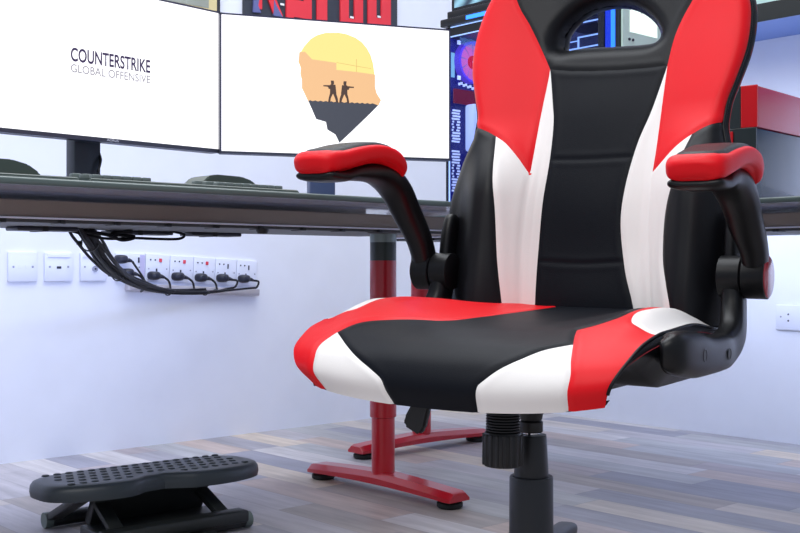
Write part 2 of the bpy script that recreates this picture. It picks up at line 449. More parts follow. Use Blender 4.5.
dot(r, 'screw', .030, .0, .0028, SCREW)
rect(r, 'end_block', .040, -.001, .016, .078, VIO, d=.003, bev=.0008); rect(r, 'switch', .0275, .022, .005, .016, INK, d=.003)
edges = [1.685, 1.770, 1.855, 1.936, 2.018, 2.098]
desc = ['white socket with red switch marker next to the violet block, plug in', 'white socket with red switch marker, second of the three marked ones', 'white socket with red switch marker, third and rightmost of the marked ones',
        'white socket without red marker, left of the last one in the row', 'white socket at the right end of the row under the desk']
for i in range(5):
    x0, x1 = edges[i], edges[i+1]; zc = .549-.0522*((x0+x1)/2-1.70)
    r, w = plate('power_socket', desc[i], 'power socket', x0, x1, zc, TL)
    dot(r, 'screw', -.031, -.004, .0022, SCREW); dot(r, 'screw', .031, -.002, .0022, SCREW)
    for x in (-.026, -.010): dot(r, 'switch_mark', x, .024, .0026, INK)
    if i < 3: rect(r, 'switch', .008, .024, .0095, .011, NEON, d=.004, bev=.0008)
    else: rect(r, 'switch', .006, .018, .004, .015, INK, d=.003)
    rect(r, 'earth_slot', -.004, -.008, .005, .012, INK)
tr = thing('cable_trunking', 'pale grey beige trunking ledge below the row of power sockets', 'trunking', (1.62, WY, .492)); tr.rotation_euler = (0, TL, 0)
obj('channel', bx(0, .478, -.026, 0, -.012, .010, bev=.002), TRUNK, tr, .6)
obj('cover_strip', bx(.002, .476, -.0285, -.0262, -.008, .008, bev=.001), mat('grey trunking cover', (176, 172, 178), .5), tr, .6)

CAB = mat('black cable sheath', (12, 13, 22), .6, spec=.25)
plugs = [(1.598, .574), (1.618, .533), (1.709, .524), (1.793, .521), (1.877, .517), (1.957, .515), (2.040, .512)]
main = [(1.03, 2.12, .645), (1.06, 2.15, .622), (1.101, 2.2, .603), (1.189, 2.32, .569), (1.327, 2.5, .531), (1.486, 2.66, .499), (1.633, 2.78, .479), (1.808, 2.86, .473), (1.90, 2.90, .4765)]
pl_desc = ['upper of the two black plugs by the cable bundle', 'lower black plug half hidden behind the cable bundle', 'black plug in the first red-marked socket', 'black plug in the second red-marked socket',
           'black plug in the third red-marked socket', 'black plug in the unmarked socket left of the last', 'black plug in the last socket on the right']
cd = ['black cable from the upper plug beside the cable bundle', 'black cable from the lower plug behind the cable bundle', 'black cable curling down from the first red-marked socket', 'black cable curling down from the second red-marked socket',
      'black cable curling down from the third red-marked socket', 'black cable from the plug in the unmarked socket left of the last', 'black cable from the last socket, the rightmost of the bundle']
for i, (px, pz) in enumerate(plugs):
    r = thing('power_plug', pl_desc[i], 'plug', (px, WY-.009, pz))
    bm = bmesh.new(); rings = []
    for y, hw, hh in ((-.0012, .019, .012), (-.006, .021, .0135), (-.016, .020, .013), (-.026, .014, .0105), (-.030, .008, .007)):
        rings.append([bm.verts.new((a, y, b+(0 if i else 0))) for a, b in superloop(hw, hh, 20, 3)])
    for a, b in zip(rings, rings[1:]):
        for j in range(20): bm.faces.new((a[j], a[(j+1) % 20], b[(j+1) % 20], b[j]))
    bm.faces.new(rings[0]); bm.faces.new(rings[-1])
    obj('plug_body', bm, PLUG, r, .9)
    obj('cord_grip', tube(bmesh.new(), [(.012, -.016, -.002), (.022, -.019, -.003), (.030, -.022, -.006)], [.008, .006, .004], 12), PLUG, r, 4)
    # the cord: down from the plug, into the bundle and up to the tray
    off = [rng.uniform(-1, 1)*.012, rng.uniform(-1, 1)*.010, rng.uniform(-1, 1)*.012]
    j0 = [6, 6, 7, 7, 8, 8, 8][i]
    path = []
    for k, p in enumerate(main[:j0]):
        wgt = 1.6 if k < 5 else .7
        path.append((p[0]+off[0]*wgt*(1+.4*math.sin(k+i)), p[1]+off[1]*wgt, p[2]+off[2]*wgt*(1+.3*math.cos(k*1.7+i))))
    ex, ey, ez = px+.030, WY-.031, pz-.006
    if i >= 5: tail = [(ex+.012, ey-.01, ez-.004), (ex-.01, ey-.03, ez-.022), (ex-.05, ey-.05, .482)]
    else: tail = [(ex+.010, ey-.008, ez-.012), (ex+.008, ey-.02, ez-.034), (ex-.018, ey-.05, .478-.0*i)]
    if i == 0: tail = [(ex+.006, ey-.005, ez-.012), (ex+.02, ey-.03, ez-.05), (ex-.0, ey-.09, .488)]
    path += tail[::-1]+[(ex, ey, ez)]
    o = tag(obj('power_cable', tube(bmesh.new(), spline(path, 7), .0034, 8), CAB, None, 4), cd[i], 'cable', 'power cables of the bundle')
for i in range(6):
    off = [rng.uniform(-1, 1)*.015, rng.uniform(-1, 1)*.014, rng.uniform(-1, 1)*.015]
    path = [(p[0]+off[0]*(1+.5*math.sin(k*1.3+i)), p[1]+off[1], p[2]+off[2]*(1+.4*math.cos(k*1.9+i))) for k, p in enumerate(main[:7+(i % 3)])]
    tag(obj('power_cable', tube(bmesh.new(), spline(path, 7), .0036, 8), CAB, None, 4), 'black cable inside the thick tied bundle hanging from the desk', 'cable', 'cables inside the tied bundle')
for k, rr in ((2, .018), (4, .0145), (6, .010), (7, .008)):
    p = Vector(main[k]); q = Vector(main[min(k+1, 8)]); t = (q-p).normalized()
    tm = Matrix.Translation(p) @ t.to_track_quat('Z', 'Y').to_matrix().to_4x4()
    bm = lathe(bmesh.new(), [(rr, -.003), (rr+.0015, -.002), (rr+.0015, .002), (rr, .003), (rr-.001, .002), (rr-.001, -.002), (rr, -.003)], 20, M=tm)
    box(bm, rr-.002, rr+.010, -.004, .004, -.003, .003, M=tm)
    tag(obj('cable_tie', bm, BLK, None, .6), 'black tie around the cable bundle, ' + {2: 'uppermost, near the desk', 4: 'on the steep middle stretch', 6: 'below the first red-marked socket', 7: 'lowest, towards the right-hand sockets'}[k], 'cable tie')
lp = [(1.02, 2.14, .628), (1.10, 2.14, .612), (1.182, 2.15, .614), (1.231, 2.15, .613), (1.29, 2.15, .614), (1.305, 2.15, .624), (1.27, 2.15, .631)]
tag(obj('looped_cable', tube(bmesh.new(), spline(lp, 7), .003, 8), CAB, None, 4), 'thin black cable loop hanging just under the desk tray', 'cable')
lp = [(1.05, 2.13, .626), (1.10, 2.12, .619), (1.14, 2.13, .609), (1.17, 2.13, .616), (1.12, 2.14, .622), (1.16, 2.12, .628)]
tag(obj('looped_cable', tube(bmesh.new(), spline(lp, 7), .004, 8), CAB, None, 4), 'knotted black cable slack beside the top of the bundle', 'cable')
def adapter(label, x0, x1, y=2.1, h=.0085):
    r = thing('power_adapter', label, 'power adapter', (x0, y, .6225))
    obj('housing', bx(0, x1-x0, -.03, .03, 0, h, bev=.003), mat('dark blue grey plastic', (44, 46, 60), .4), r, .6)
    obj('strap', bx((x1-x0)*.4, (x1-x0)*.4+.012, -.031, .031, -.0012, h+.0005, bev=.0005), BLK, r)
adapter('flat dark adapter strapped under the desk, left of the cable bundle', .885, 1.012)
adapter('flat dark adapter strapped under the desk, right beside the cable bundle', 1.14, 1.29, 2.2)
adapter('flat dark adapter strapped under the desk, below the right half of the keyboard', 1.34, 1.474, 2.2)
sm = tag(obj('sensor_button', lathe(bmesh.new(), [(.001, -.010), (.010, -.009), (.013, -.004), (.013, .001)], 20, org=(1.30, 1.84, .628)), BLK, None, .6), 'small dark round cable clip under the desk, between keyboard and chair arm', 'cable clip')
# socket on the right-hand wall
r = thing('power_socket', 'white double socket on the right wall behind the chair', 'power socket', (WALL_X, 1.672, .393)); r.rotation_euler = (0, 0, -PI/2)
obj('face_plate', bx(-.073, .073, -.009, 0, -.039, .039, bev=.002), PLATE, r, .6)
for x in (-.055, .055): dot(r, 'screw', x, .002, .0028, SCREW)
for x in (-.03, .03):
    dot(r, 'switch_mark', x, .010, .003, INK); dot(r, 'switch_mark', x, -.010, .003, INK)

# ================================================================ ON THE BACK WALL
r = thing('wall_sign', 'black sign with large red block letters above the right monitor', 'sign', (2.045, WY, 1.36))
obj('board', bx(0, .678, -.014, 0, 0, .36, bev=.002), mat('black sign board', (42, 46, 58), .5), r)
RL = mat('red letter', (222, 44, 58), .45); RB = mat('blue letter patch', (92, 98, 150), .5); WM = mat('white letter nick', (235, 235, 240), .5)
Z0 = .035; LH = .26
def letter(bars, m=RL, name='letter'):
    bm = bmesh.new()
    for b in bars: prism(bm, b, -.020, -.0142, 'XZ')
    return obj(name, bm, m, r)
q = lambda x0, x1, z0, z1: [(x0, z0), (x1, z0), (x1, z1), (x0, z1)]
letter([q(.034, .066, Z0+.01, Z0+LH), [(.066, Z0+.11), (.118, Z0+LH), (.152, Z0+LH), (.094, Z0+.13)], [(.066, Z0+.16), (.066, Z0+.10), (.114, Z0), (.152, Z0)]])
for pl in ([(.030, Z0-.005), (.062, Z0-.002), (.050, Z0+.02), (.056, Z0+.05), (.034, Z0+.07)], [(.112, Z0-.003), (.150, Z0-.003), (.125, Z0+.03), (.115, Z0+.05)]):
    o = letter([pl], RB, 'letter_blue_patch'); o.location = (0, -.001, 0)  # blue patches over the feet of the first letter
letter([q(.166, .198, Z0, Z0+LH), q(.242, .274, Z0, Z0+LH), q(.198, .242, Z0+.006, Z0+.065), q(.198, .242, Z0+LH-.04, Z0+LH)])
letter([q(.297, .342, Z0, Z0+LH)])
letter([q(.402, .440, Z0, Z0+LH), q(.466, .506, Z0, Z0+LH), q(.440, .466, Z0, Z0+.038)])
letter([q(.530, .570, Z0, Z0+LH), q(.594, .640, Z0, Z0+LH), q(.570, .594, Z0, Z0+.060)])
for x, z in ((.148, .075), (.218, .11), (.453, .078), (.582, .10)):
    obj('letter_nick', bx(x-.008, x+.008, -.0212, -.0202, z-.004, z+.003), WM, r)
r = thing('framed_picture', 'framed grey brown picture with cream mount above the left monitor', 'picture', (1.45, WY, 1.33))
obj('frame', bx(0, .498, -.02, 0, 0, .42, bev=.002), mat('black picture frame', (36, 36, 42), .4), r)
obj('mount', bx(.014, .484, -.0215, -.0195, .014, .406), mat('cream picture mount', (206, 190, 140), .6), r)
pm = mat('mottled grey picture', (142, 146, 136), .6, bump=.1, scale=30, var=.35)
obj('picture', bx(.045, .453, -.0225, -.0205, .045, .375), pm, r)

# ================================================================ TOWER COMPUTER
DK = mat('black tower steel', (20, 22, 30), .35, metal=.3)
NAVY = mat('navy computer interior', (18, 22, 78), .5)
LEDB = emit('blue led strip', (40, 120, 255), 3.0); LEDC = emit('pale blue led line', (150, 185, 255), 1.6); LEDD = emit('deep blue led glow', (20, 60, 230), 1.2)
PINK = emit('magenta lit fan blade', (225, 110, 170), .9, (120, 60, 120)); WHTP = emit('white lit perforated plate', (200, 210, 245), .8, (215, 218, 240))  # the plates are no lamps; their glow is put in to brighten them
pc = thing('tower_computer', 'black tower computer glowing blue and pink behind the chair backrest', 'computer', (2.2, 1.615, .69))
# local: x depth into the case (0 = glass side), y along the case (0 near end), z up
PW_, PLn, PH = .25, .60, .54
bm = bmesh.new()
box(bm, .235, .25, 0, PLn, 0, PH); box(bm, 0, .25, 0, PLn, 0, .02)
box(bm, 0, .25, 0, .012, 0, PH); box(bm, 0, .25, PLn-.012, PLn, 0, PH); box(bm, 0, .25, 0, PLn, PH-.03, PH)
obj('case', bm, DK, pc)
nf = obj('front_face', bx(.006, .246, -.006, .0, .02, PH-.004, bev=.002), mat('pale mint enamel', (196, 226, 214), .45), pc); nf['label'] = 'pale mint front face'
obj('bright_window', bx(.035, .150, -.0075, -.0062, .440, .497), emit('glowing white window', (240, 255, 250), 1.2), nf)
obj('slot', bx(.03, .17, -.0068, -.0062, .512, .515), mat('dark socket slots', (40, 42, 60), .6), nf)
for x_ in (.032, .047): obj('button', lathe(bmesh.new(), [(.0035, -.009), (.0035, -.0062)], 12, axis='Y', org=(x_, 0, .421)), mat('dark socket slots', (40, 42, 60), .6), nf)
bm = bmesh.new(); box(bm, -.012, .255, -.012, PLn+.012, PH+.002, PH+.024, bev=.003); box(bm, .0, .245, .01, PLn-.004, PH+.024, PH+.046, bev=.003)
cap = obj('top_cap', bm, DK, pc, .6)
obj('led_bar', bx(-.0135, -.0125, .42, .508, PH+.008, PH+.019), LEDB, cap); 
bm = bmesh.new(); box(bm, -.002, .002, .0, PLn-.02, PH-.002, PH+.0005); box(bm, -.002, .002, .012, PLn-.02, PH-.029, PH-.026); box(bm, -.002, .001, PLn-.016, PLn-.013, .02, PH-.03)
obj('led_line', bm, LEDC, pc)
obj('back_tray', bx(.20, .205, .012, PLn-.012, .02, PH-.03), NAVY, pc)
obj('led_strip', bx(.004, .012, .014, .028, .02, PH-.03), LEDB, pc)
obj('led_backing', bx(.004, .03, .029, .045, .02, PH-.03), LEDD, pc)
obj('front_post', bx(.0, .03, .046, .064, .02, PH-.03), DK, pc)
# drive cages
for z0 in (.36, .425, .49):
    bm = bmesh.new(); y0, y1 = .085, .165
    for (a, b, c, d) in ((y0, y1, z0+.028, z0+.031), (y0, y0+.003, z0, z0+.031), (y0, y1+.06, z0, z0+.003), (y1, y1+.003, z0, z0+.031), (y1+.003, y1+.06, z0+.020, z0+.022)):
        box(bm, .05, .054, a, b, c, d)
    cg = obj('drive_cage', bx(.055, .16, y0, y1+.06, z0-.003, z0+.034), NAVY, pc)
    obj('lit_outline', bm, LEDC, cg)
# parts on the rear wall of the case (its inner face looks along -y)
yw = PLn-.014
FX, FZ = .076, .448
fan = obj('fan_frame', lathe(bmesh.new(), [(.053, -.012), (.060, -.012), (.060, .010), (.053, .010), (.053, -.012)], 40, axis='Y', org=(FX, yw-.012, FZ)), emit('violet lit fan frame', (96, 70, 205), .8, (70, 40, 170)), pc, .6)
bm = bmesh.new()
for k in range(9):
    a0 = 2*PI*k/9
    prism(bm, [(FX+rr*math.cos(a0+aa), FZ+rr*math.sin(a0+aa)) for rr, aa in ((.018, 0), (.052, .20), (.052, .78), (.018, .60))], yw-.016, yw-.014, 'XZ')
obj('fan_blades', bm, PINK, fan)
obj('fan_hub', lathe(bmesh.new(), [(.019, -.003), (.019, .003)], 30, axis='Y', org=(FX, yw-.020, FZ)), emit('red fan hub', (220, 10, 60), 1.2), fan)
obj('hub_centre', lathe(bmesh.new(), [(.006, -.001), (.006, .001)], 16, axis='Y', org=(FX, yw-.025, FZ)), emit('pale hub centre', (200, 200, 255), 1.2), fan)
obj('fan_backlight', lathe(bmesh.new(), [(.052, 0), (.052, .001)], 30, axis='Y', org=(FX, yw-.004, FZ)), emit('lavender fan glow', (150, 130, 225), .9), fan)
for (x_, z_) in ((FX-.056, FZ+.050), (FX+.05, FZ+.056), (FX-.056, FZ-.050), (FX+.05, FZ-.056)):
    obj('corner_clip', bx(x_-.006, x_+.006, yw-.020, yw-.016, z_-.006, z_+.006, bev=.001), WHTP, fan)
obj('side_glow', bx(.004, .018, yw-.003, yw-.001, .40, .47), emit('cyan white glow', (150, 215, 255), 1.0), pc)
bm = bmesh.new()
for k in range(6):
    z_ = .508+k*.0045
    tube(bm, [(.012, yw-.03, z_+.012-.0), (.035, yw-.03, z_+.006), (.075, yw-.03, z_+.000), (.12, yw-.03, z_+.008)], .0008, 6)
o = obj('coolant_pipes', bm, emit('light blue pipes', (120, 175, 245), .8), pc); o.location = (0, 0, -.024)
bm = bmesh.new()
for k in range(14): box(bm, .015+k*.009, .020+k*.009, yw-.024, yw-.020, .376-k*.0012+(k % 2)*.004, .383-k*.0012+(k % 2)*.004)
obj('toothed_strip', bm, WHTP, pc)
obj('red_board', bx(.003, .09, yw-.016, yw-.012, .325, .366), mat('dark red circuit board', (150, 16, 44), .5), pc)
bm = bmesh.new()
for (xa, xb, za, zb) in ((.002, .036, .215, .312), (.002, .036, .075, .195)):
    nx = 5; nz = int((zb-za)/.008)
    for i in range(nx):
        for j in range(nz):
            if 1 <= i <= 2 and nz*.3 < j < nz*.65: continue
            x_ = xa+(i+(.5 if j % 2 else 0))*(xb-xa)/(nx+.5)
            box(bm, x_, x_+.0042, yw-.010, yw-.007, za+j*.008, za+j*.008+.0050)
obj('perforated_plate', bm, WHTP, pc)
obj('reservoir', bx(.048, .092, yw-.05, yw-.012, .19, .325, bev=.008), emit('pale lit reservoir', (185, 200, 245), .8, (200, 205, 230)), pc, .6)
obj('reservoir_streak', bx(.055, .085, yw-.0515, yw-.0502, .235, .258, bev=.0004), emit('pink liquid', (235, 150, 205), .9), pc)
obj('rear_wall_lining', bx(.002, .235, yw-.002, yw+.001, .02, PH-.03), emit('blue lit lining', (24, 26, 120), .5, (20, 24, 90)), pc)
obj('blue_shroud', bx(.03, .20, .30, .586, .02, .07, bev=.002), LEDD, pc)
obj('side_glass', bx(-.001, .0015, .006, PLn-.004, .012, PH-.03), glass('clear tinted side glass', (10, 12, 30), .05, .10), pc)
l_ = bpy.data.lights.new('tower_led', 'POINT'); l_.energy = 1.6; l_.color = (.35, .45, 1); l_.shadow_soft_size = .03
lo_ = bpy.data.objects.new('tower_led', l_); C.objects.link(lo_); lo_.location = (2.23, 2.05, 1.15)
# small screen standing on the tower
sc_ = thing('display_panel', 'small framed display with teal streaks standing on top of the tower computer', 'display', (2.205, 1.80, 1.276))
obj('frame', bx(0, .02, 0, .398, 0, .20, bev=.002), DK, sc_)
tm_ = mat('teal streaked picture', (110, 160, 176), .3)
nt = tm_.node_tree; N = nt.nodes; wv = N.new('ShaderNodeTexWave'); wv.inputs['Scale'].default_value = 9; wv.inputs['Distortion'].default_value = 3; wv.bands_direction = 'DIAGONAL'
tc = N.new('ShaderNodeTexCoord'); nt.links.new(tc.outputs['Object'], wv.inputs[0]); cr = N.new('ShaderNodeValToRGB')
cr.color_ramp.elements[0].color = (*lin((40, 60, 80)), 1); cr.color_ramp.elements[1].color = (*lin((150, 200, 215)), 1)
nt.links.new(wv.outputs['Fac'], cr.inputs[0]); nt.links.new(cr.outputs[0], N['Principled BSDF'].inputs['Base Color'])
obj('picture_area', bx(-.0012, .001, .01, .386, .008, .19), tm_, sc_)

# ================================================================ RIGHT WALL
sh = thing('wall_shelf', 'long shelf with black front edge high on the right wall', 'shelf', (WALL_X, 1.95, 1.271))
obj('shelf_board', bx(-.25, 0, -2.4, 0, 0, .0505), mat('shaded white melamine', (112, 136, 190), .5), sh)  # white board with its bluish shade painted into the colour
obj('front_edge', bx(-.256, -.2502, -2.4, 0, -.001, .052, bev=.001), mat('black shelf edge', (26, 30, 30), .4), sh)
MINT = mat('pale mint enamel', (196, 226, 214), .45)
b = thing('storage_box', 'pale mint storage box standing on the wall shelf at the top right', 'box', (2.97, 1.60, 1.3215))
obj('box_body', bx(0, .2, 0, .32, 0, .16, bev=.004), MINT, b, .6); obj('lid', bx(-.004, .204, -.004, .324, .161, .185, bev=.004), MINT, b, .6)

# ================================================================ RED AND BLACK CASE ON THE RIGHT DESK
rc = thing('computer_case', 'glossy case with red upper half and dark glass lower half on the right desk', 'computer', (2.10, 1.19, .691), math.radians(5.6))
obj('lower_body', bx(.004, .40, .004, .22, 0, .153, bev=.003), mat('dark slate glass panel', (48, 62, 68), .12, coat=.6), rc, .6)
obj('upper_body', bx(.006, .40, .002, .22, .1545, .242, bev=.003), mat('glossy rose red panel', (205, 70, 84), .18, coat=.6), rc, .6)
obj('corner_trim', bx(0, .0062, .0, .036, .154, .243, bev=.001), mat('bright red trim', (214, 16, 28), .3), rc)
obj('front_panel', bx(0, .0062, .0365, .22, .154, .243, bev=.001), mat('dark slate front panel', (44, 52, 54), .3), rc)
obj('front_panel', bx(-.001, .0042, .002, .22, .0, .1535, bev=.001), mat('dark slate front panel', (44, 52, 54), .3), rc)
obj('front_badge', bx(-.004, -.0012, .052, .085, .085, .148, bev=.001), mat('bright red trim', (214, 16, 28), .3), rc)
# headset hanging on its stand, cut by the frame
hs = thing('headset', 'black headset on a stand, cut by the right edge of the photo', 'headset', (1.96+.11, .93, .691))
CUSH = mat('black ear cushion', (24, 24, 28), .6)
obj('stand_base', lathe(bmesh.new(), [(.06, 0), (.06, .008), (.02, .012)], 30, org=(.0, -.03, 0)), BLK, hs, .6)
obj('stand_pole', lathe(bmesh.new(), [(.007, .01), (.007, .235)], 16, org=(.0, -.03, 0)), BLK, hs, .6)
bd = [(.0, -.03+.085*math.cos(a), .15+.10*math.sin(a)) for a in [PI*i/16 for i in range(17)]]
obj('headband', tube(bmesh.new(), bd, .006, 10, .012, up=(1, 0, 0)), BLK, hs, 4)
for y in (.052, -.112):
    e = obj('ear_cup', lathe(bmesh.new(), [(.022, -.018), (.036, -.014), (.042, -.004), (.042, .008), (.036, .016), (.02, .018)], 32, axis='Y', org=(0, y, .105)), CUSH, hs, .8)
# ================================================================ FOOTREST
FR = mat('slate grey moulded plastic', (46, 54, 60), .42, bump=.15, scale=300)
FRD = mat('dark charcoal plastic', (32, 36, 36), .45)
FRC = mat('grey end cap', (104, 116, 112), .5)
fr = thing('footrest', 'black plastic footrest with a studded tilting platform standing on the planks', 'footrest', (1.16, 2.04, 0), math.radians(-2))
# platform: kidney outline, domed edge
def foot_outline(n=96):
    o = []
    for i in range(n):
        a = 2*PI*i/n
        c, s = math.cos(a), math.sin(a)
        x = math.copysign(abs(c)**.6, c)*.244; y = math.copysign(abs(s)**.6, s)*.098
        if s < 0: y += .040*math.exp(-((x+.02)/.04)**2) - .008*math.exp(-((abs(x)-.13)/.06)**2)
        o.append((x, y))
    return o
fo = foot_outline()
bm = bmesh.new(); rings = []
for sc, z in ((.90, -.012), (.985, -.023), (1.0, -.013), (.99, -.002), (.955, .005), (.90, .008), (.80, .009)):
    rings.append([bm.verts.new((x*(1-(1-sc)*.55), y*(1-(1-sc)*1.1), z)) for x, y in fo])
n = len(fo)
for a, b in zip(rings, rings[1:]):
    for j in range(n): bm.faces.new((a[j], a[(j+1) % n], b[(j+1) % n], b[j]))
bm.faces.new(rings[0][::-1]); bm.faces.new(rings[-1])
PT = Matrix.Translation((-.006, -.002, .121)) @ Matrix.Rotation(math.radians(-1), 4, 'X') @ Matrix.Rotation(math.radians(.3), 4, 'Y')
pf = obj('platform', bm, FR, fr, .7, xf=PT)
k = 0
for i in range(17):
    for j in range(5):
        x = -.196+i*.0245+(.012 if j % 2 else 0); y = -.058+j*.031
        if abs(x) > .205 or (abs(x+.02) < .05 and y < -.04): continue
        sd_ = obj('massage_stud', lathe(bmesh.new(), [(.0082, 0), (.0072, .0018), (.005, .0028), (.0, .0031)], 14, M=PT @ Matrix.Translation((x, y, .0085))), FR, pf, 4)
        k += 1
def bar(p, q, w, h, m, name):
    p, q = Vector(p), Vector(q); L = (q-p).length; d = (q-p).normalized()
    R = d.to_track_quat('X', 'Z').to_matrix().to_4x4()
    return obj(name, bx(0, L, -w/2, w/2, -h/2, h/2, bev=.003, M=Matrix.Translation(p) @ R), m, fr, .6)
for nm, y, x0, x1 in (('rear_bar', .165, -.148, .17), ('front_bar', -.10, -.17, .160)):
    b_ = obj(nm, lathe(bmesh.new(), [(.0155, x0), (.0155, x1)], 20, axis='X', org=(0, y, .0165)), FRD, fr, .6)
    for x, s in ((x0, -1), (x1, 1)):
        obj('end_cap', lathe(bmesh.new(), [(.0165, min(0, s*.016)), (.0165, max(0, s*.016))], 20, axis='X', org=(x, y, .0168)), FRC, b_, .6)
obj('base_plate', bx(-.15, .15, -.115, .02, .004, .030, bev=.004), FRD, fr, .6)
obj('base_ledge', bx(-.165, .155, -.135, -.095, .018, .044, bev=.006), FRD, fr, .6)
for s in (-1, 1):
    bar((s*.145, .16, .022), (s*.145, -.035, .108), .035, .016, FRD, 'support_arm')
    bar((s*.120, -.09, .03), (s*.11, .07, .106), .03, .014, FRD, 'support_arm')
obj('cross_panel', bx(-.13, .13, -.012, .012, -.045, .04, bev=.003, M=Matrix.Translation((0, .01, .066)) @ Matrix.Rotation(math.radians(28), 4, 'X')), FRD, fr, .6)
pdl = obj('ribbed_pedal', bx(-.055, .075, -.195, -.13, .010, .020, bev=.004, M=Matrix.Rotation(math.radians(4), 4, 'X')), FRD, fr, .6)
for i in range(7):
    obj('rib', bx(-.05, .07, -.190+i*.0088, -.1855+i*.0088, .0195, .0235, bev=.001, M=Matrix.Rotation(math.radians(4), 4, 'X')), FRD, pdl)
# ================================================================ CHAIR
# local axes: x = u (to the sitter's left as seen from the photo's right), y = towards the backrest, z = up
RED = mat('red leatherette', (224, 14, 26), .45, bump=.25, scale=900, var=.03, spec=.22)
WHT = mat('white leatherette', (236, 232, 228), .42, bump=.22, scale=900, var=.02)
BLA = mat('black leatherette', (15, 16, 20), .40, bump=.3, scale=900, spec=.22)
BLC = mat('black matt leatherette', (12, 15, 22), .46, bump=.35, scale=700, spec=.13)
BLP = mat('black armrest plastic', (10, 11, 14), .38, bump=.1, scale=600, spec=.3)
STI = mat('dark red stitching', (150, 24, 40), .6)
CHR = mat('chrome', (210, 210, 214), .12, metal=1)
ch = thing('gaming_chair', 'black, red and white racing-style office chair standing in front of the grey desks', 'chair', (*W(.208, 1.735), 0), -YAW-math.radians(32))
CH_Z = .3; RO = math.radians(.8)
ROLL = Matrix.Translation((0, 0, CH_Z)) @ Matrix.Rotation(RO, 4, 'Y') @ Matrix.Translation((0, 0, -CH_Z))

def sdf(P, poly):
    """signed distance (negative inside) of points P (n,2) to a closed polygon"""
    poly = np.asarray(poly, float); n = len(poly)
    d = np.full(len(P), 1e9); ins = np.zeros(len(P), bool)
    for i in range(n):
        a = poly[i]; b = poly[(i+1) % n]; e = b-a; w_ = P-a
        t = np.clip((w_@e)/max(e@e, 1e-12), 0, 1)
        d = np.minimum(d, np.hypot(*(w_-t[:, None]*e).T))
        c = ((a[1] > P[:, 1]) != (b[1] > P[:, 1]))
        with np.errstate(divide='ignore', invalid='ignore'):
            x = (b[0]-a[0])*(P[:, 1]-a[1])/(b[1]-a[1])+a[0]
        ins ^= c & (P[:, 0] < x)
    return np.where(ins, -d, d)
def curve2(pts, n=6):
    """smooth an open polyline"""
    return [(p.x, p.y) for p in spline([(a, b, 0) for a, b in pts], n)]
def cut_panels(bm, lay, regions, seams, keep_normals, groove=.0015, gw=.0032):
    """split bm along the outlines of regions (chart coordinates in float layers) and number its faces"""
    lx, ly = lay
    for ri, (nm, poly) in enumerate(regions):
        bm.verts.index_update()
        P = np.array([(v[lx], v[ly]) for v in bm.verts])
        d = sdf(P, poly); d[np.abs(d) < 2e-5] = 2e-5
        dd = {v: float(x) for v, x in zip(bm.verts, d)}
        zero = set()
        for e in [e for e in bm.edges if dd[e.verts[0]]*dd[e.verts[1]] < 0]:
            a, b = e.verts; f = dd[a]/(dd[a]-dd[b])
            ca = (a[lx], a[ly]); cb = (b[lx], b[ly])
            ne, nv = bmesh.utils.edge_split(e, a, f)
            nv[lx] = ca[0]+(cb[0]-ca[0])*f; nv[ly] = ca[1]+(cb[1]-ca[1])*f
            dd[nv] = 0; zero.add(nv)
        for fc in list({f for v in zero for f in v.link_faces}):
            zs = [v for v in fc.verts if v in zero]
            if len(zs) == 2 and not any(set(e.verts) == set(zs) for e in fc.edges):
                bmesh.utils.face_split(fc, zs[0], zs[1])
    rl = bm.faces.layers.int.new('region')
    cen = np.array([[sum(v[lx] for v in f.verts)/len(f.verts), sum(v[ly] for v in f.verts)/len(f.verts)] for f in bm.faces])
    reg = np.full(len(cen), -1)
    for ri, (nm, poly) in enumerate(regions):
        s = sdf(cen, poly) < 0; reg[s & (reg < 0)] = ri
    for f, r_ in zip(bm.faces, reg): f[rl] = int(r_)
    P = np.array([(v[lx], v[ly]) for v in bm.verts])
    d = np.full(len(P), 1e9)
    for nm, poly in regions:
        if not nm.startswith('-'): d = np.minimum(d, np.abs(sdf(P, poly)))
    for sm_ in seams:
        for a, b in zip(sm_, sm_[1:]):
            a = np.array(a); b = np.array(b); e = b-a; w_ = P-a; t = np.clip((w_@e)/(e@e), 0, 1)
            d = np.minimum(d, np.hypot(*(w_-t[:, None]*e).T))
    bm.normal_update()
    amt = groove*np.exp(-(d/gw)**2)-.0006*np.exp(-((d-.009)/.005)**2)
    for v, a in zip(bm.verts, amt):
        if abs(a) > 1e-5: v.co -= v.normal*float(a)
    return rl
def split_out(bm, rl, ids):
    nb = bm.copy(); l2 = nb.faces.layers.int['region']
    bmesh.ops.delete(nb, geom=[f for f in nb.faces if f[l2] not in ids], context='FACES')
    return nb

# ---------------- backrest
OW = [.42, .50, .60, .69, .74, .79, .83, .87, .92, .96, 1.0, 1.04, 1.10, 1.18, 1.24, 1.275, 1.29]
OU_R = [.240, .248, .250, .249, .240, .227, .229, .240, .252, .255, .252, .240, .220, .192, .155, .115, .07]
OU_L = [.276, .286, .288, .280, .264, .241, .240, .253, .269, .274, .273, .265, .240, .198, .158, .115, .07]
HOLE = curve2([(-.081, .965), (-.079, .990), (-.063, 1.014), (-.038, 1.029), (-.008, 1.034), (.026, 1.030), (.058, 1.014), (.081, .992), (.094, .969), (.089, .957), (.066, .954), (.018, .956), (-.040, .958), (-.074, .957), (-.081, .965)], 4)[:-1]
HOLE = [(u*1.10-.023, (w-.955)*1.06+.960) for u, w in HOLE]
wing_l = curve2([(-.225, 1.16), (-.195, 1.063), (-.164, 1.01), (-.134, .957), (-.114, .920)])+curve2([(-.114, .920), (-.114, .897), (-.117, .821), (-.1165, .747), (-.117, .717)])+curve2([(-.117, .717), (-.138, .747), (-.164, .775), (-.188, .791), (-.211, .803), (-.240, .811), (-.30, .815)])+[(-.33, .815), (-.33, 1.16)]
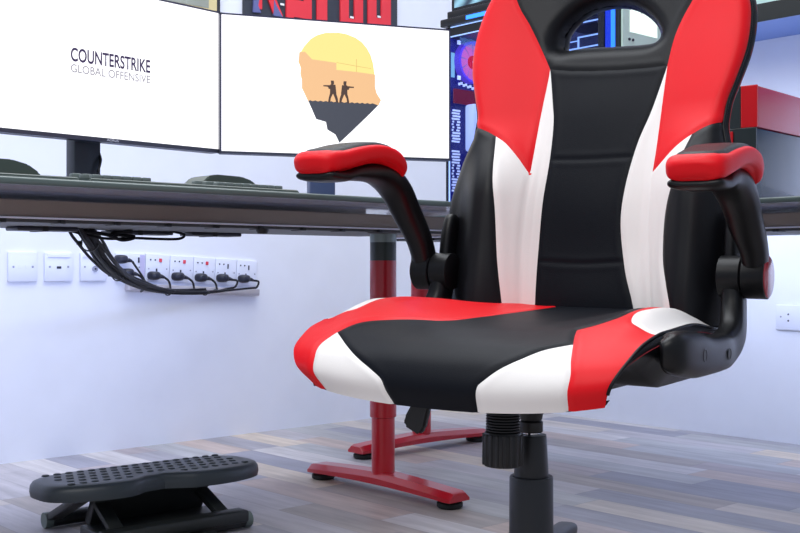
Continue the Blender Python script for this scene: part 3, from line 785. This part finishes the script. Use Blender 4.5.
wing_r = curve2([(.205, 1.16), (.165, 1.063), (.145, 1.025), (.129, .993), (.118, .957), (.112, .908)])+curve2([(.112, .908), (.112, .835), (.112, .757), (.110, .715)])+curve2([(.110, .715), (.131, .735), (.154, .757), (.181, .776), (.208, .790), (.240, .797), (.30, .80)])+[(.33, .80), (.33, 1.16)]
c_l = curve2([(-.114, .920), (-.092, .831), (-.087, .748), (-.092, .660), (-.093, .571), (-.092, .480), (-.094, .42)])
c_r = curve2([(.112, .908), (.095, .829), (.076, .768), (.062, .691), (.059, .623), (.072, .547), (.090, .486), (.098, .42)])
c_top = [(-.07, .913), (-.02, .909), (.03, .907), (.075, .907)]
centre = c_l[::-1]+c_top+c_r
centre = [(-.096, .38)]+centre+[(.1, .38)]
o_l = curve2([(-.188, .791), (-.172, .720), (-.161, .659), (-.152, .570), (-.140, .480), (-.134, .40)])
o_r = curve2([(.181, .776), (.170, .739), (.162, .697), (.152, .659), (.148, .618), (.151, .566), (.162, .525), (.174, .480), (.184, .40)])
white_l = [(-.100, .92)]+[(-.10, .38), (-.134, .38)]+o_l[::-1]+[(-.14, .90)]
white_r = [(.104, .915)]+[(.10, .38), (.184, .38)]+o_r[::-1]+[(.14, .88)]
side_l = [(-.125, .38)]+o_l[::-1]+[(-.22, .86), (-.34, .86), (-.34, .38)]
side_r = [(.17, .38)]+o_r[::-1]+[(.22, .86), (.34, .86), (.34, .38)]
white_l = [(-.1135, .9195), (-.085, .80), (-.05, .70), (-.05, .38), (-.134, .38)]+o_l[::-1]+[(-.15, .9195)]
white_r = [(.1115, .9075), (.088, .82), (.05, .70), (.05, .38), (.184, .38)]+o_r[::-1]+[(.15, .909)]
B_REG = [('-hole', HOLE), ('wing_panel', wing_l), ('wing_panel', wing_r), ('centre_panel', centre), ('-white_l', white_l), ('-white_r', white_r), ('-side_l', side_l), ('-side_r', side_r)]
B_SEAM = [curve2([(-.079, .745), (-.02, .743), (.072, .744)]), curve2([(-.090, .560), (-.01, .557), (.066, .561)]),
          curve2([(-.117, .717), (-.121, .60), (-.114, .47)]), curve2([(.110, .715), (.111, .616), (.130, .48)]), o_l, o_r]
NR, NC = 250, 150
def hole_d(P): return sdf(P, HOLE)
ws = np.linspace(.42, 1.29, NR)
A = np.linspace(-1, 1, NC); A = np.sign(A)*(1-(1-np.abs(A))**1.25) # denser towards the rims
hL = pchip(ws, OW, OU_L); hR = pchip(ws, OW, OU_R)
hwG = np.where(A[None, :] < 0, hL[:, None], hR[:, None])
Ug = A[None, :]*hwG; Wg = np.repeat(ws[:, None], NC, 1)
Vg = back_v(Ug, Wg)
edge = np.minimum((1-np.abs(A))[None, :]*hwG, 9)
edge = np.minimum(edge, (1.29-Wg)*1.0); r_ = .022
def rnd(e, r): e = np.clip(e, 0, r); return r*(1-np.sqrt(np.clip(1-(1-e/r)**2, 0, 1)))
hd = hole_d(np.stack([Ug.ravel(), Wg.ravel()], 1)).reshape(Ug.shape)
Vf = Vg-rnd(edge, r_)-1.5*rnd(np.clip(hd, 0, 1), .030)
# soft quilting of the cushion between the seams
Vf = Vf+.003*np.exp(-((Wg-.65)/.06)**2)*np.exp(-(Ug/.07)**2)+.003*np.exp(-((Wg-.49)/.05)**2)*np.exp(-(Ug/.07)**2)+.002*np.exp(-((Wg-.83)/.06)**2)*np.exp(-(Ug/.08)**2)
Ve = np.where(A[None, :] < 0, back_v(hL, ws)[:, None], back_v(hR, ws)[:, None])-r_
Ve = Ve*(A[None, :] < 0)+Ve*(A[None, :] >= 0)
mixk = (A[None, :]+1)/2; Ve = back_v(hL, ws)[:, None]*(1-mixk)+back_v(hR, ws)[:, None]*mixk-r_
Vb = Ve-.026-.050*(1-(Ug/hwG)**2)*np.clip((1.29-Wg)/.1, 0, 1)**.5-.0*Wg
Vb = np.minimum(Vb, Vg-.062*np.clip(edge/.05, 0, 1))
bm = bmesh.new(); lx = bm.verts.layers.float.new('cu'); ly = bm.verts.layers.float.new('cw')
vs = [[None]*NC for _ in range(NR)]
for i in range(NR):
    for j in range(NC):
        v = bm.verts.new((Ug[i, j], -Vf[i, j], Wg[i, j])); v[lx] = Ug[i, j]; v[ly] = Wg[i, j]; vs[i][j] = v
for i in range(NR-1):
    for j in range(NC-1): bm.faces.new((vs[i][j], vs[i][j+1], vs[i+1][j+1], vs[i+1][j]))
bmesh.ops.recalc_face_normals(bm, faces=bm.faces)
bm.faces.ensure_lookup_table(); bm.normal_update()
if bm.faces[NC*40+60].normal.y > 0: bmesh.ops.reverse_faces(bm, faces=bm.faces)
rl = cut_panels(bm, (lx, ly), B_REG, B_SEAM, True)
# shell: rims, back, head opening, all one mesh
sh_ = bmesh.new()
loop = [(i, 0) for i in range(NR)]+[(NR-1, j) for j in range(1, NC)]+[(i, NC-1) for i in range(NR-2, -1, -1)]+[(0, j) for j in range(NC-2, 0, -1)]
front = [Vector((Ug[i, j], -Vf[i, j], Wg[i, j])) for i, j in loop]; back = [Vector((Ug[i, j], -Vb[i, j], Wg[i, j])) for i, j in loop]
rings = [[sh_.verts.new(p) for p in front]]
for k in range(1, 7):
    t = k/7; rr = []
    for (i, j), p, q in zip(loop, front, back):
        c = p.lerp(q, t); b_ = .006*math.sin(PI*t)
        c.x += b_*(1 if j > NC/2 else -1) if j in (0, NC-1) else 0
        if i == NR-1: c.z += b_
        rr.append(sh_.verts.new(c))
    rings.append(rr)
bg = {}
for i in range(0, NR):
    for j in range(0, NC): bg[i, j] = sh_.verts.new((Ug[i, j], -Vb[i, j], Wg[i, j]))
rings.append([bg[i, j] for i, j in loop])
for a, b in zip(rings, rings[1:]):
    n = len(a)
    for j in range(n): sh_.faces.new((a[j], a[(j+1) % n], b[(j+1) % n], b[j]))
for i in range(NR-1):
    for j in range(NC-1):
        m4 = ((i, j), (i+1, j), (i+1, j+1), (i, j+1))
        if all(hd[a] < .002 for a in m4): continue
        sh_.faces.new([bg[a] for a in m4])
# tunnel through the head opening
hl = HOLE; n = len(hl); hp = np.array(hl)
vf_e = back_v(hp[:, 0], hp[:, 1])-1.5*.030
gi = lambda u, w: (int(np.clip(round((w-.42)/.87*(NR-1)), 0, NR-1)), 0)
def back_at(u, w):
    i = gi(u, w)[0]; j = int(np.argmin(np.abs(Ug[i]-u))); return Vb[i, j]
cc = hp.mean(0); prev = None
for t in (0, .15, .4, .7, 1.0):
    ring = []
    for k, (u, w_) in enumerate(hl):
        vb = back_at(u, w_)-.004; vf = min(vf_e[k], back_v(u, w_)-.044)
        sc = 1-.03*math.sin(PI*t)
        ring.append(sh_.verts.new((cc[0]+(u-cc[0])*sc, -(vf+.001+(vb-vf-.001)*t), cc[1]+(w_-cc[1])*sc)))
    if prev:
        for k in range(n): sh_.faces.new((prev[k], prev[(k+1) % n], ring[(k+1) % n], ring[k]))
    prev = ring
bk = obj('backrest', sh_, BLA, ch, 4, xf=ROLL)
def sub(nm, ids, m, parent, src, rlayer, label=None):
    o = obj(nm, split_out(src, rlayer, ids), m, parent, 4, xf=ROLL)
    if label: o['label'] = label
    return o
sub('wing_panel', [1], RED, bk, bm, rl, 'red leatherette wing panel'); sub('wing_panel', [2], RED, bk, bm, rl, 'red leatherette wing panel')
sub('centre_panel', [3], BLC, bk, bm, rl)
sub('side_stripe', [4], WHT, bk, bm, rl, 'white leatherette stripe'); sub('side_stripe', [5], WHT, bk, bm, rl, 'white leatherette stripe')
sub('side_bolster', [6], BLA, bk, bm, rl); sub('side_bolster', [7], BLA, bk, bm, rl)
sub('headrest_panel', [-1], BLA, bk, bm, rl)
bm.free()
# stitching along the rim of the near side
for s in (-1, 1):
    OU = OU_L if s < 0 else OU_R
    pts = [(s*(float(np.interp(w_, OW, OU))+.0055), -(float(back_v(np.interp(w_, OW, OU), w_))-r_-.010), w_) for w_ in np.linspace(.46, 1.12, 60)]
    obj('stitching', tube(bmesh.new(), pts, .0006, 6), STI, bk, 4, xf=ROLL)
    pts = [(s*(float(np.interp(w_, OW, OU))-.0005), -(float(back_v(np.interp(w_, OW, OU), w_))-r_+.001), w_) for w_ in np.linspace(.44, 1.15, 60)]
    obj('piping', tube(bmesh.new(), pts, .0032, 8), BLA, bk, 4, xf=ROLL)

# ---------------- seat
def am(p): return [(a*.26, t*SLEN) for a, t in p]
s_rl = am([(-.20, -.05)])+curve2(am([(-.20, -.02), (-.193, .318), (-.207, .5), (-.25, .605), (-.407, .645), (-.55, .70), (-.697, .745), (-.77, .802)]))+curve2(am([(-.77, .802), (-.815, .852), (-.825, .908), (-.87, .96), (-.90, 1.0), (-.90, 1.05)]))+am([(-1.2, 1.05), (-1.2, -.05)])
s_rr = am([(.60, -.05)])+curve2(am([(.60, -.02), (.66, .2), (.73, .45), (.75, .60), (.68, .675), (.583, .712)]))+curve2(am([(.583, .712), (.61, .75), (.65, .795), (.703, .853), (.763, .913), (.803, 1.0), (.81, 1.05)]))+am([(1.2, 1.05), (1.2, -.05)])
s_wl = curve2(am([(-.77, .802), (-.66, .843), (-.513, .892), (-.417, .918), (-.353, .94), (-.343, .978), (-.32, 1.02)]))+am([(-.91, 1.02), (-.905, 1.0), (-.875, .96), (-.83, .908), (-.82, .852)])
s_wr = am([(.25, 1.05)])+curve2(am([(.25, 1.0), (.25, .94), (.283, .921), (.353, .890), (.437, .857), (.527, .82), (.646, .793)]))+am([(.655, .795), (.707, .853), (.767, .913), (.808, 1.0), (.815, 1.05)])
ow_l = curve2(am([(-.80, -.02), (-.84, .2), (-.85, .45), (-.82, .58), (-.83, .665), (-.90, .69), (-1.0, .70), (-1.1, .70)]))+am([(-1.2, .70), (-1.2, -.05), (-.78, -.05)])
ow_r = curve2(am([(.72, -.02), (.78, .2), (.80, .45), (.79, .58), (.83, .665), (.90, .69), (1.0, .70), (1.1, .70)]))+am([(1.2, .70), (1.2, -.05), (.70, -.05)])
S_REG = [('outer_rim', ow_l), ('outer_rim', ow_r), ('side_panel', s_rl), ('side_panel', s_rr), ('corner', s_wl), ('corner', s_wr)]
NA, NT = 170, 150
ta = np.linspace(-1, 1, NA); ta = np.sign(ta)*(1-(1-np.abs(ta))**1.2); tt = np.linspace(0, 1, NT)
Ag, Tg = np.meshgrid(ta, tt)
SU, SV, SW = seat_p(Ag, Tg)
# gentle sag of the two cushions and a soft crest
bm = bmesh.new(); lx = bm.verts.layers.float.new('cu'); ly = bm.verts.layers.float.new('cw')
g = [[None]*NA for _ in range(NT)]
for i in range(NT):
    for j in range(NA):
        v = bm.verts.new((SU[i, j], -SV[i, j], SW[i, j])); v[lx] = Ag[i, j]*.26; v[ly] = Tg[i, j]*SLEN; g[i][j] = v
for i in range(NT-1):
    for j in range(NA-1): bm.faces.new((g[i][j], g[i][j+1], g[i+1][j+1], g[i+1][j]))
bm.normal_update(); bm.faces.ensure_lookup_table()
if bm.faces[NA*10+20].normal.z < 0: bmesh.ops.reverse_faces(bm, faces=bm.faces)
rl = cut_panels(bm, (lx, ly), S_REG, [], True)
# seat body: side walls and underside
body = bmesh.new()
def lower(i, s):
    e_ = -1 if s > 0 else 0
    u, v, w_ = SU[i, e_], SV[i, e_], SW[i, e_]
    k = sstep(tt[i], .60, 1.0)
    vb = min(v, .262*(1-k)+.295*k); zb = .390*(1-k)+w_*k if w_ > .390 else w_
    # underside rises towards the back
    zb = min(w_-.0005*(1-k)-.0001, zb)
    return (.248*(1-k)+.224*k if s > 0 else -.236, vb, zb)
rows = {}
for s in (-1, 1):
    R = []
    for i in range(NT):
        e_ = -1 if s > 0 else 0
        a = Vector((SU[i, e_], -SV[i, e_], SW[i, e_])); l = lower(i, s); b = Vector((l[0], -l[1], l[2]))
        rr = []
        for k in range(11):
            t = k/10; p = a.lerp(b, t); bulge = (.016 if s > 0 else .002)*math.sin(PI*t**.8)*min(1, (a-b).length/.05)
            p.x += s*bulge; rr.append(body.verts.new(p))
        R.append(rr)
    for i in range(NT-1):
        for k in range(10): body.faces.new((R[i][k], R[i][k+1], R[i+1][k+1], R[i+1][k]))
    rows[s] = R
for i in range(NT-1): body.faces.new((rows[-1][i][10], rows[1][i][10], rows[1][i+1][10], rows[-1][i+1][10]))
bk_ = [body.verts.new((SU[0, j], -SV[0, j], SW[0, j])) for j in range(0, NA, 5)]
lo = [body.verts.new((SU[0, j]*.9, -SV[0, j], .390)) for j in range(0, NA, 5)]
for j in range(len(bk_)-1): body.faces.new((bk_[j], bk_[j+1], lo[j+1], lo[j]))
# front lower lip closes against the underside
fr_ = [body.verts.new((SU[-1, j], -SV[-1, j], SW[-1, j])) for j in range(0, NA, 3)]
f2 = [body.verts.new((SU[-1, j]*.95, -SV[-1, j]+.05, SW[-1, j]+.004)) for j in range(0, NA, 3)]
for j in range(len(fr_)-1): body.faces.new((fr_[j], fr_[j+1], f2[j+1], f2[j]))
seat = obj('seat', body, BLA, ch, 4, xf=ROLL)
sub('outer_rim', [0], WHT, seat, bm, rl, 'white leatherette rim'); sub('outer_rim', [1], WHT, seat, bm, rl, 'white leatherette rim')
sub('side_panel', [2], RED, seat, bm, rl, 'red leatherette panel'); sub('side_panel', [3], RED, seat, bm, rl, 'red leatherette panel')
sub('front_corner_panel', [4], WHT, seat, bm, rl, 'white leatherette corner panel'); sub('front_corner_panel', [5], WHT, seat, bm, rl, 'white leatherette corner panel')
sub('centre_cushion', [-1], BLC, seat, bm, rl)
bm.free()
for s in (-1, 1):
    e_ = -1 if s > 0 else 0
    pts = [(SU[i, e_]+s*.0005, -SV[i, e_], SW[i, e_]+.0005) for i in range(2, NT-5 if s > 0 else 60, 2)]
    obj('piping', tube(bmesh.new(), pts, .0024, 8), BLA, seat, 4, xf=ROLL)
    pts = []
    for i in range(6, NT, 2):
        p = Vector((SU[i, e_], -SV[i, e_], SW[i, e_])); l = lower(i, s); b = Vector((l[0], -l[1], l[2]))
        L_ = (p-b).length
        if L_ < .02: break
        t = min(.010/L_, 1); q_ = p.lerp(b, t); q_.x += s*((.016 if s > 0 else .002)*math.sin(PI*t**.8)*min(1, L_/.05)+.0004); pts.append(q_)
    obj('stitching', tube(bmesh.new(), pts, .0005, 6), STI, seat, 4, xf=ROLL)
obj('seat_pan', bx(-.15, .15, -.15, .15, .370, .389, bev=.008), BLP, seat, .6, xf=ROLL)

# ---------------- arms
def loft(bm, secs, p=3.0, n=28):
    """secs: (centre, half size across, half size thick, direction of thickness)"""
    rings = []
    cs = [Vector(s_[0]) for s_ in secs]
    for i, (c, hu, ht, *rest) in enumerate(secs):
        c = Vector(c); t = (cs[min(i+1, len(cs)-1)]-cs[max(i-1, 0)]).normalized()
        s = Vector((1, 0, 0)); s = (s-t*s.dot(t)).normalized(); q = t.cross(s).normalized()
        pp = rest[0] if rest else p
        rings.append([bm.verts.new(c+s*a+q*b) for a, b in superloop(hu, ht, n, pp)])
    for a, b in zip(rings, rings[1:]):
        for j in range(n): bm.faces.new((a[j], a[(j+1) % n], b[(j+1) % n], b[j]))
    bm.faces.new(rings[0][::-1]); bm.faces.new(rings[-1])
    return bm
def interp_secs(secs, n=6):
    c = spline([s_[0] for s_ in secs], n)
    hu = [p.x for p in spline([(s_[1], 0, 0) for s_ in secs], n)]; ht = [p.x for p in spline([(s_[2], 0, 0) for s_ in secs], n)]
    return list(zip(c, hu, ht))
Y = lambda v: -v
for s in (-1, 1):
    arm = None
    SH = .005 if s > 0 else .014      # the whole arm hardware sits slightly off centre
    # the swinging arm, from under the pad down to the pivot
    dz = -.026 if s > 0 else .0                       # the near pad sits a little lower
    r0, r1 = (-.078, .156) if s > 0 else (-.052, .190)
    fv = lambda v: r0+(v+.116)*((r1-r0)/.338)
    ux = .300
    S_ = [((s*ux, Y(fv(.208)), .695), .034, .003), ((s*ux, Y(fv(.196)), .693), .039, .009), ((s*ux, Y(fv(.14)), .694), .039, .010), ((s*ux, Y(fv(.08)), .703), .035, .013), ((s*ux, Y(.015), .709), .030, .017),
          ((s*.301, Y(-.030), .703), .030, .021), ((s*.302, Y(-.070), .682), .028, .0235), ((s*.303, Y(-.103), .643), .025, .0235), ((s*.303, Y(-.130), .600), .0215, .023), ((s*.303, Y(-.150), .560), .019, .024), ((s*.303, Y(-.156), .535), .016, .018)]
    S_ = [((c[0]+SH*float(1-sstep(c[2], .58, .68)), c[1], c[2]+dz*float(sstep(c[2], .56, .66))), a_, b_) for c, a_, b_ in S_]
    arm = obj('armrest', loft(bmesh.new(), interp_secs(S_), 2.6), BLP, ch, 4, xf=ROLL)
    # pad: red sides, black top
    Pd = [((s*ux, Y(.222), .708), .022, .009), ((s*ux, Y(.215), .710), .035, .0155), ((s*ux, Y(.195), .714), .041, .0200), ((s*ux, Y(.15), .721), .0435, .0205), ((s*ux, Y(.10), .730), .0445, .0200), ((s*ux, Y(.05), .737), .0445, .0190),
          ((s*ux, Y(0), .7395), .0445, .0185), ((s*ux, Y(-.05), .735), .0435, .0185), ((s*ux, Y(-.085), .725), .040, .0175), ((s*ux, Y(-.105), .714), .034, .0155), ((s*ux, Y(-.116), .706), .022, .011)]
    Pd = [((c[0], Y(fv(-c[1])), c[2]+dz), a_, b_) for c, a_, b_ in Pd]
    pb = loft(bmesh.new(), interp_secs(Pd, 8), 3.0, 64)
    ly1 = pb.verts.layers.float.new('cu'); ly2 = pb.verts.layers.float.new('cw')
    for v in pb.verts: v[ly1] = v.co.x-s*ux; v[ly2] = -v.co.y
    pb.normal_update()
    ol = [(x, fv(v)) for v, x in ((-.108, 0), (-.104, .018), (-.090, .029), (-.03, .036), (.08, .038), (.165, .036), (.192, .029), (.202, .016), (.204, 0))]
    ol = ol+[(-x, v) for x, v in ol[::-1][1:-1]]
    rl_ = cut_panels(pb, (ly1, ly2), [('pad_top', ol)], [], True, groove=.0014, gw=.0028)
    zs = {f: f.calc_center_median() for f in pb.faces}
    vv = [-c[0][1] for c in Pd][::-1]; zz = [c[0][2] for c in Pd][::-1]
    for f, c in zs.items():
        if f[rl_] == 0 and c.z < np.interp(-c.y, vv, zz): f[rl_] = -1
    pd = sub('arm_pad', [-1], RED, arm, pb, rl_, 'red leatherette pad edge')
    sub('pad_top', [0], BLA, arm, pb, rl_)
    pb.free()
    # pivot drum across, with a red cap outside
    pvM = Matrix.Translation((0, Y(-.158), .540))
    h = lambda a, b: [(.030, a), (.0345, a+.002), (.0345, b-.002), (.032, b)]
    X0, X1 = .250, .283
    def drum(prof, m, nm, par):
        pr = [(r0, s*x+SH) for r0, x in prof]
        return obj(nm, lathe(bmesh.new(), pr, 40, axis='X', org=(0, Y(-.158), .540)), m, par, .6, xf=ROLL)
    drum([(.028, .246), (.033, .248), (.033, .281), (.031, .283)], BLP, 'pivot_hub', arm)
    drum([(.031, .2835), (.0345, .2855), (.0345, .319), (.033, .320)], BLP, 'pivot_drum', arm)
    drum([(.0, .3225), (.030, .3222), (.0325, .3205), (.0325, .3198)], mat('dark red pivot cap', (150, 16, 32), .25, coat=.5), 'pivot_cap', arm)
    # bracket from the seat side up to the pivot and beyond
    Bk = [((s*.276, Y(.198), .441), .013, .018), ((s*.285, Y(.192), .442), .017, .025), ((s*.288, Y(.175), .442), .020, .029), ((s*.289, Y(.12), .437), .021, .032), ((s*.289, Y(.06), .432), .021, .028), ((s*.287, Y(-.01), .431), .021, .027),
          ((s*.281, Y(-.07), .432), .020, .027), ((s*.276, Y(-.120), .452), .019, .027), ((s*.270, Y(-.150), .490), .018, .027), ((s*.266, Y(-.160), .540), .016, .026)]
    if s < 0: Bk = [((c[0]+.012, c[1] if k_ > 3 else Y(.10-.008*k_), c[2]), a_, b_) for k_, (c, a_, b_) in enumerate(Bk)]
    Bk = [((c[0]+(SH if k_ > 6 and s > 0 else 0), c[1], c[2]), a_, b_) for k_, (c, a_, b_) in enumerate(Bk)]
    br = obj('arm_bracket', loft(bmesh.new(), interp_secs(Bk), 2.8), BLP, ch, 4, xf=ROLL)
    for v_, z_ in ((.12, .437), (.0, .431)):
        obj('bolt_recess', lathe(bmesh.new(), [(.0, .3085), (.006, .3088), (.008, .3105), (.009, .310)] if s > 0 else [(.0, -.3035), (.006, -.3038), (.008, -.3062), (.009, -.306)], 18, axis='X', org=(0, Y(v_), z_)), BLK, br, .6, xf=ROLL)
    U = [((s*.262, Y(-.185), .53), .012, .022), ((s*.262, Y(-.19), .57), .0125, .023), ((s*.261, Y(-.195), .61), .0125, .022), ((s*.260, Y(-.198), .635), .011, .017), ((s*.260, Y(-.199), .645), .007, .009)]
    obj('back_bracket', loft(bmesh.new(), interp_secs(U), 2.6), BLP, ch, 4, xf=ROLL)

# ---------------- under the seat
obj('tilt_mechanism', bx(-.065, .065, -.118, .10, .341, .373, bev=.010), BLK, ch, .6, xf=ROLL)
kn = obj('tension_knob', lathe(bmesh.new(), [(.0275, .252), (.029, .256), (.0295, .296), (.027, .303), (.023, .305)], 36, org=(0, Y(.100), 0)), BLK, ch, .6, xf=ROLL)
bm = bmesh.new()
for k in range(18):
    a = 2*PI*k/18; lathe(bm, [(.0026, .254), (.0026, .300)], 8, org=(.0285*math.cos(a), Y(.100)+.0285*math.sin(a), 0))
obj('knob_ridge', bm, BLK, kn, .6, xf=ROLL)
pf_ = []
for k in range(9): z_ = .304+k*.0042; pf_ += [(.0225, z_), (.0260, z_+.0012), (.0260, z_+.0026), (.0225, z_+.0040)]
obj('spring_bellows', lathe(bmesh.new(), pf_, 32, org=(0, Y(.100), 0)), BLK, ch, .6, xf=ROLL)
lv = obj('height_lever', tube(bmesh.new(), [(-.05, Y(.06), .352), (-.11, Y(.085), .345), (-.145, Y(.10), .332)], .006, 12), BLK, ch, 4)
M_ = Matrix.Translation((-.150, Y(.10), 0)) @ Matrix.Rotation(math.radians(10), 4, 'Z')
bm = prism(bmesh.new(), [(-.006, .340), (.024, .338), (.014, .296), (.004, .286), (-.022, .300), (-.021, .313)], -.007, .007, 'XZ', M=M_)
bmesh.ops.bevel(bm, geom=bm.edges[:], offset=.004, segments=3, affect='EDGES')
obj('lever_paddle', bm, BLK, lv, .6)
gl = obj('gas_cylinder', lathe(bmesh.new(), [(.0135, .12), (.0135, .325)], 32), CHR, ch, .6)
obj('cylinder_collar', lathe(bmesh.new(), [(.0175, .290), (.0185, .2915), (.0185, .306), (.016, .309), (.0175, .311), (.0185, .318), (.024, .326)], 32), BLK, gl, .6)
obj('upper_cover', lathe(bmesh.new(), [(.015, .286), (.0235, .286), (.0245, .283), (.0278, .215)], 40), mat('black satin cover', (26, 27, 30), .38), gl, .6)
obj('lower_cover', lathe(bmesh.new(), [(.0285, .220), (.0335, .2205), (.0345, .218), (.0352, .10)], 40), mat('charcoal satin cover', (36, 39, 44), .42), gl, .6)
# five-star base with castors
base = obj('star_base', lathe(bmesh.new(), [(.042, .055), (.048, .06), (.046, .11), (.040, .125), (.0355, .126)], 40), BLK, ch, .6)
A0 = math.radians(27.5)-(-YAW-math.radians(32))
for k in range(5):
    a = A0+2*PI*k/5
    R = Matrix.Rotation(a, 4, 'Z')
    secs = [((.035, 0, .086), .024, .024), ((.12, 0, .084), .021, .019), ((.22, 0, .078), .019, .015), ((.270, 0, .075), .020, .013), ((.286, 0, .074), .018, .011), ((.292, 0, .073), .009, .006)]
    bm = bmesh.new(); rg = []
    for c, hu, ht in interp_secs(secs): rg.append([bm.verts.new(R @ Vector((c.x, a_, c.z+b_))) for a_, b_ in superloop(hu, ht, 20, 3)])
    for p_, q_ in zip(rg, rg[1:]):
        for j in range(20): bm.faces.new((p_[j], p_[(j+1) % 20], q_[(j+1) % 20], q_[j]))
    bm.faces.new(rg[0][::-1]); bm.faces.new(rg[-1])
    obj('base_leg', bm, BLK, base, .8)
    cs = obj('castor', lathe(bmesh.new(), [(.009, .034), (.009, .075)], 16, M=R @ Matrix.Translation((.278, 0, 0))), BLK, ch, .6)
    for sd_ in (-1, 1):
        obj('wheel', lathe(bmesh.new(), [(.012, sd_*.004), (.027, sd_*.005), (.0285, sd_*.008), (.0285, sd_*.020), (.024, sd_*.024), (.008, sd_*.025)], 32, axis='Y', M=R @ Matrix.Translation((.285, 0, .0287))), BLK, cs, .8)
    bm = bmesh.new()
    poly = [(.0305*math.cos(t), .0305*math.sin(t)) for t in [PI*(.02+.96*i/14) for i in range(15)]]+[(.024*math.cos(t), .024*math.sin(t)) for t in [PI*(.98-.96*i/14) for i in range(15)]]
    prism(bm, poly, -.020, .020, 'XZ', M=R @ Matrix.Translation((.285, 0, .030)))
    obj('castor_hood', bm, BLK, cs, .6)
# ================================================================ LIGHT AND CAMERA
def area(name, loc, target, size, power, col, sy=None):
    l = bpy.data.lights.new(name, 'AREA'); l.energy = power; l.color = col; l.size = size
    if sy: l.shape = 'RECTANGLE'; l.size_y = sy
    o = bpy.data.objects.new(name, l); C.objects.link(o); o.location = loc
    o.rotation_euler = (Vector(target)-Vector(loc)).to_track_quat('-Z', 'Y').to_euler()
    return o
area('ceiling_light', (1.5, 1.9, 2.62), (1.5, 1.9, 0), 2.2, 57, (.93, .96, 1), 1.6)
area('ceiling_light', (-.6, .3, 2.62), (0, .9, .3), 2.2, 52, (1, .985, .96), 1.6)
# led strip under the rear of the left desk washes the wall behind it
area('wall_wash_light', (.9, 2.36, .62), (.9, 3.2, .36), 2.0, 5.5, (.46, .57, 1), .04)
area('wall_wash_light', (2.74, 1.3, .66), (3.3, 1.3, .2), 2.0, 5, (.55, .66, 1), .04)  # added wash that brightens and blues the right wall
area('wall_wash_light', (2.76, 1.2, .72), (3.3, 1.2, 1.15), 2.0, 4, (.50, .62, 1), .04)  # second added wash, aimed up the right wall
w = bpy.data.worlds.new('room light'); SC.world = w; w.use_nodes = True
w.node_tree.nodes['Background'].inputs[0].default_value = (.74, .82, 1, 1)
w.node_tree.nodes['Background'].inputs[1].default_value = .50
cam = bpy.data.cameras.new('camera'); cam.sensor_width = 36; cam.sensor_fit = 'HORIZONTAL'; cam.lens = 1095/800*36
cam.clip_start = .02
co = bpy.data.objects.new('camera', cam); C.objects.link(co); SC.camera = co
co.location = (0, 0, CAMH); co.rotation_euler = (PI/2, 0, -YAW)
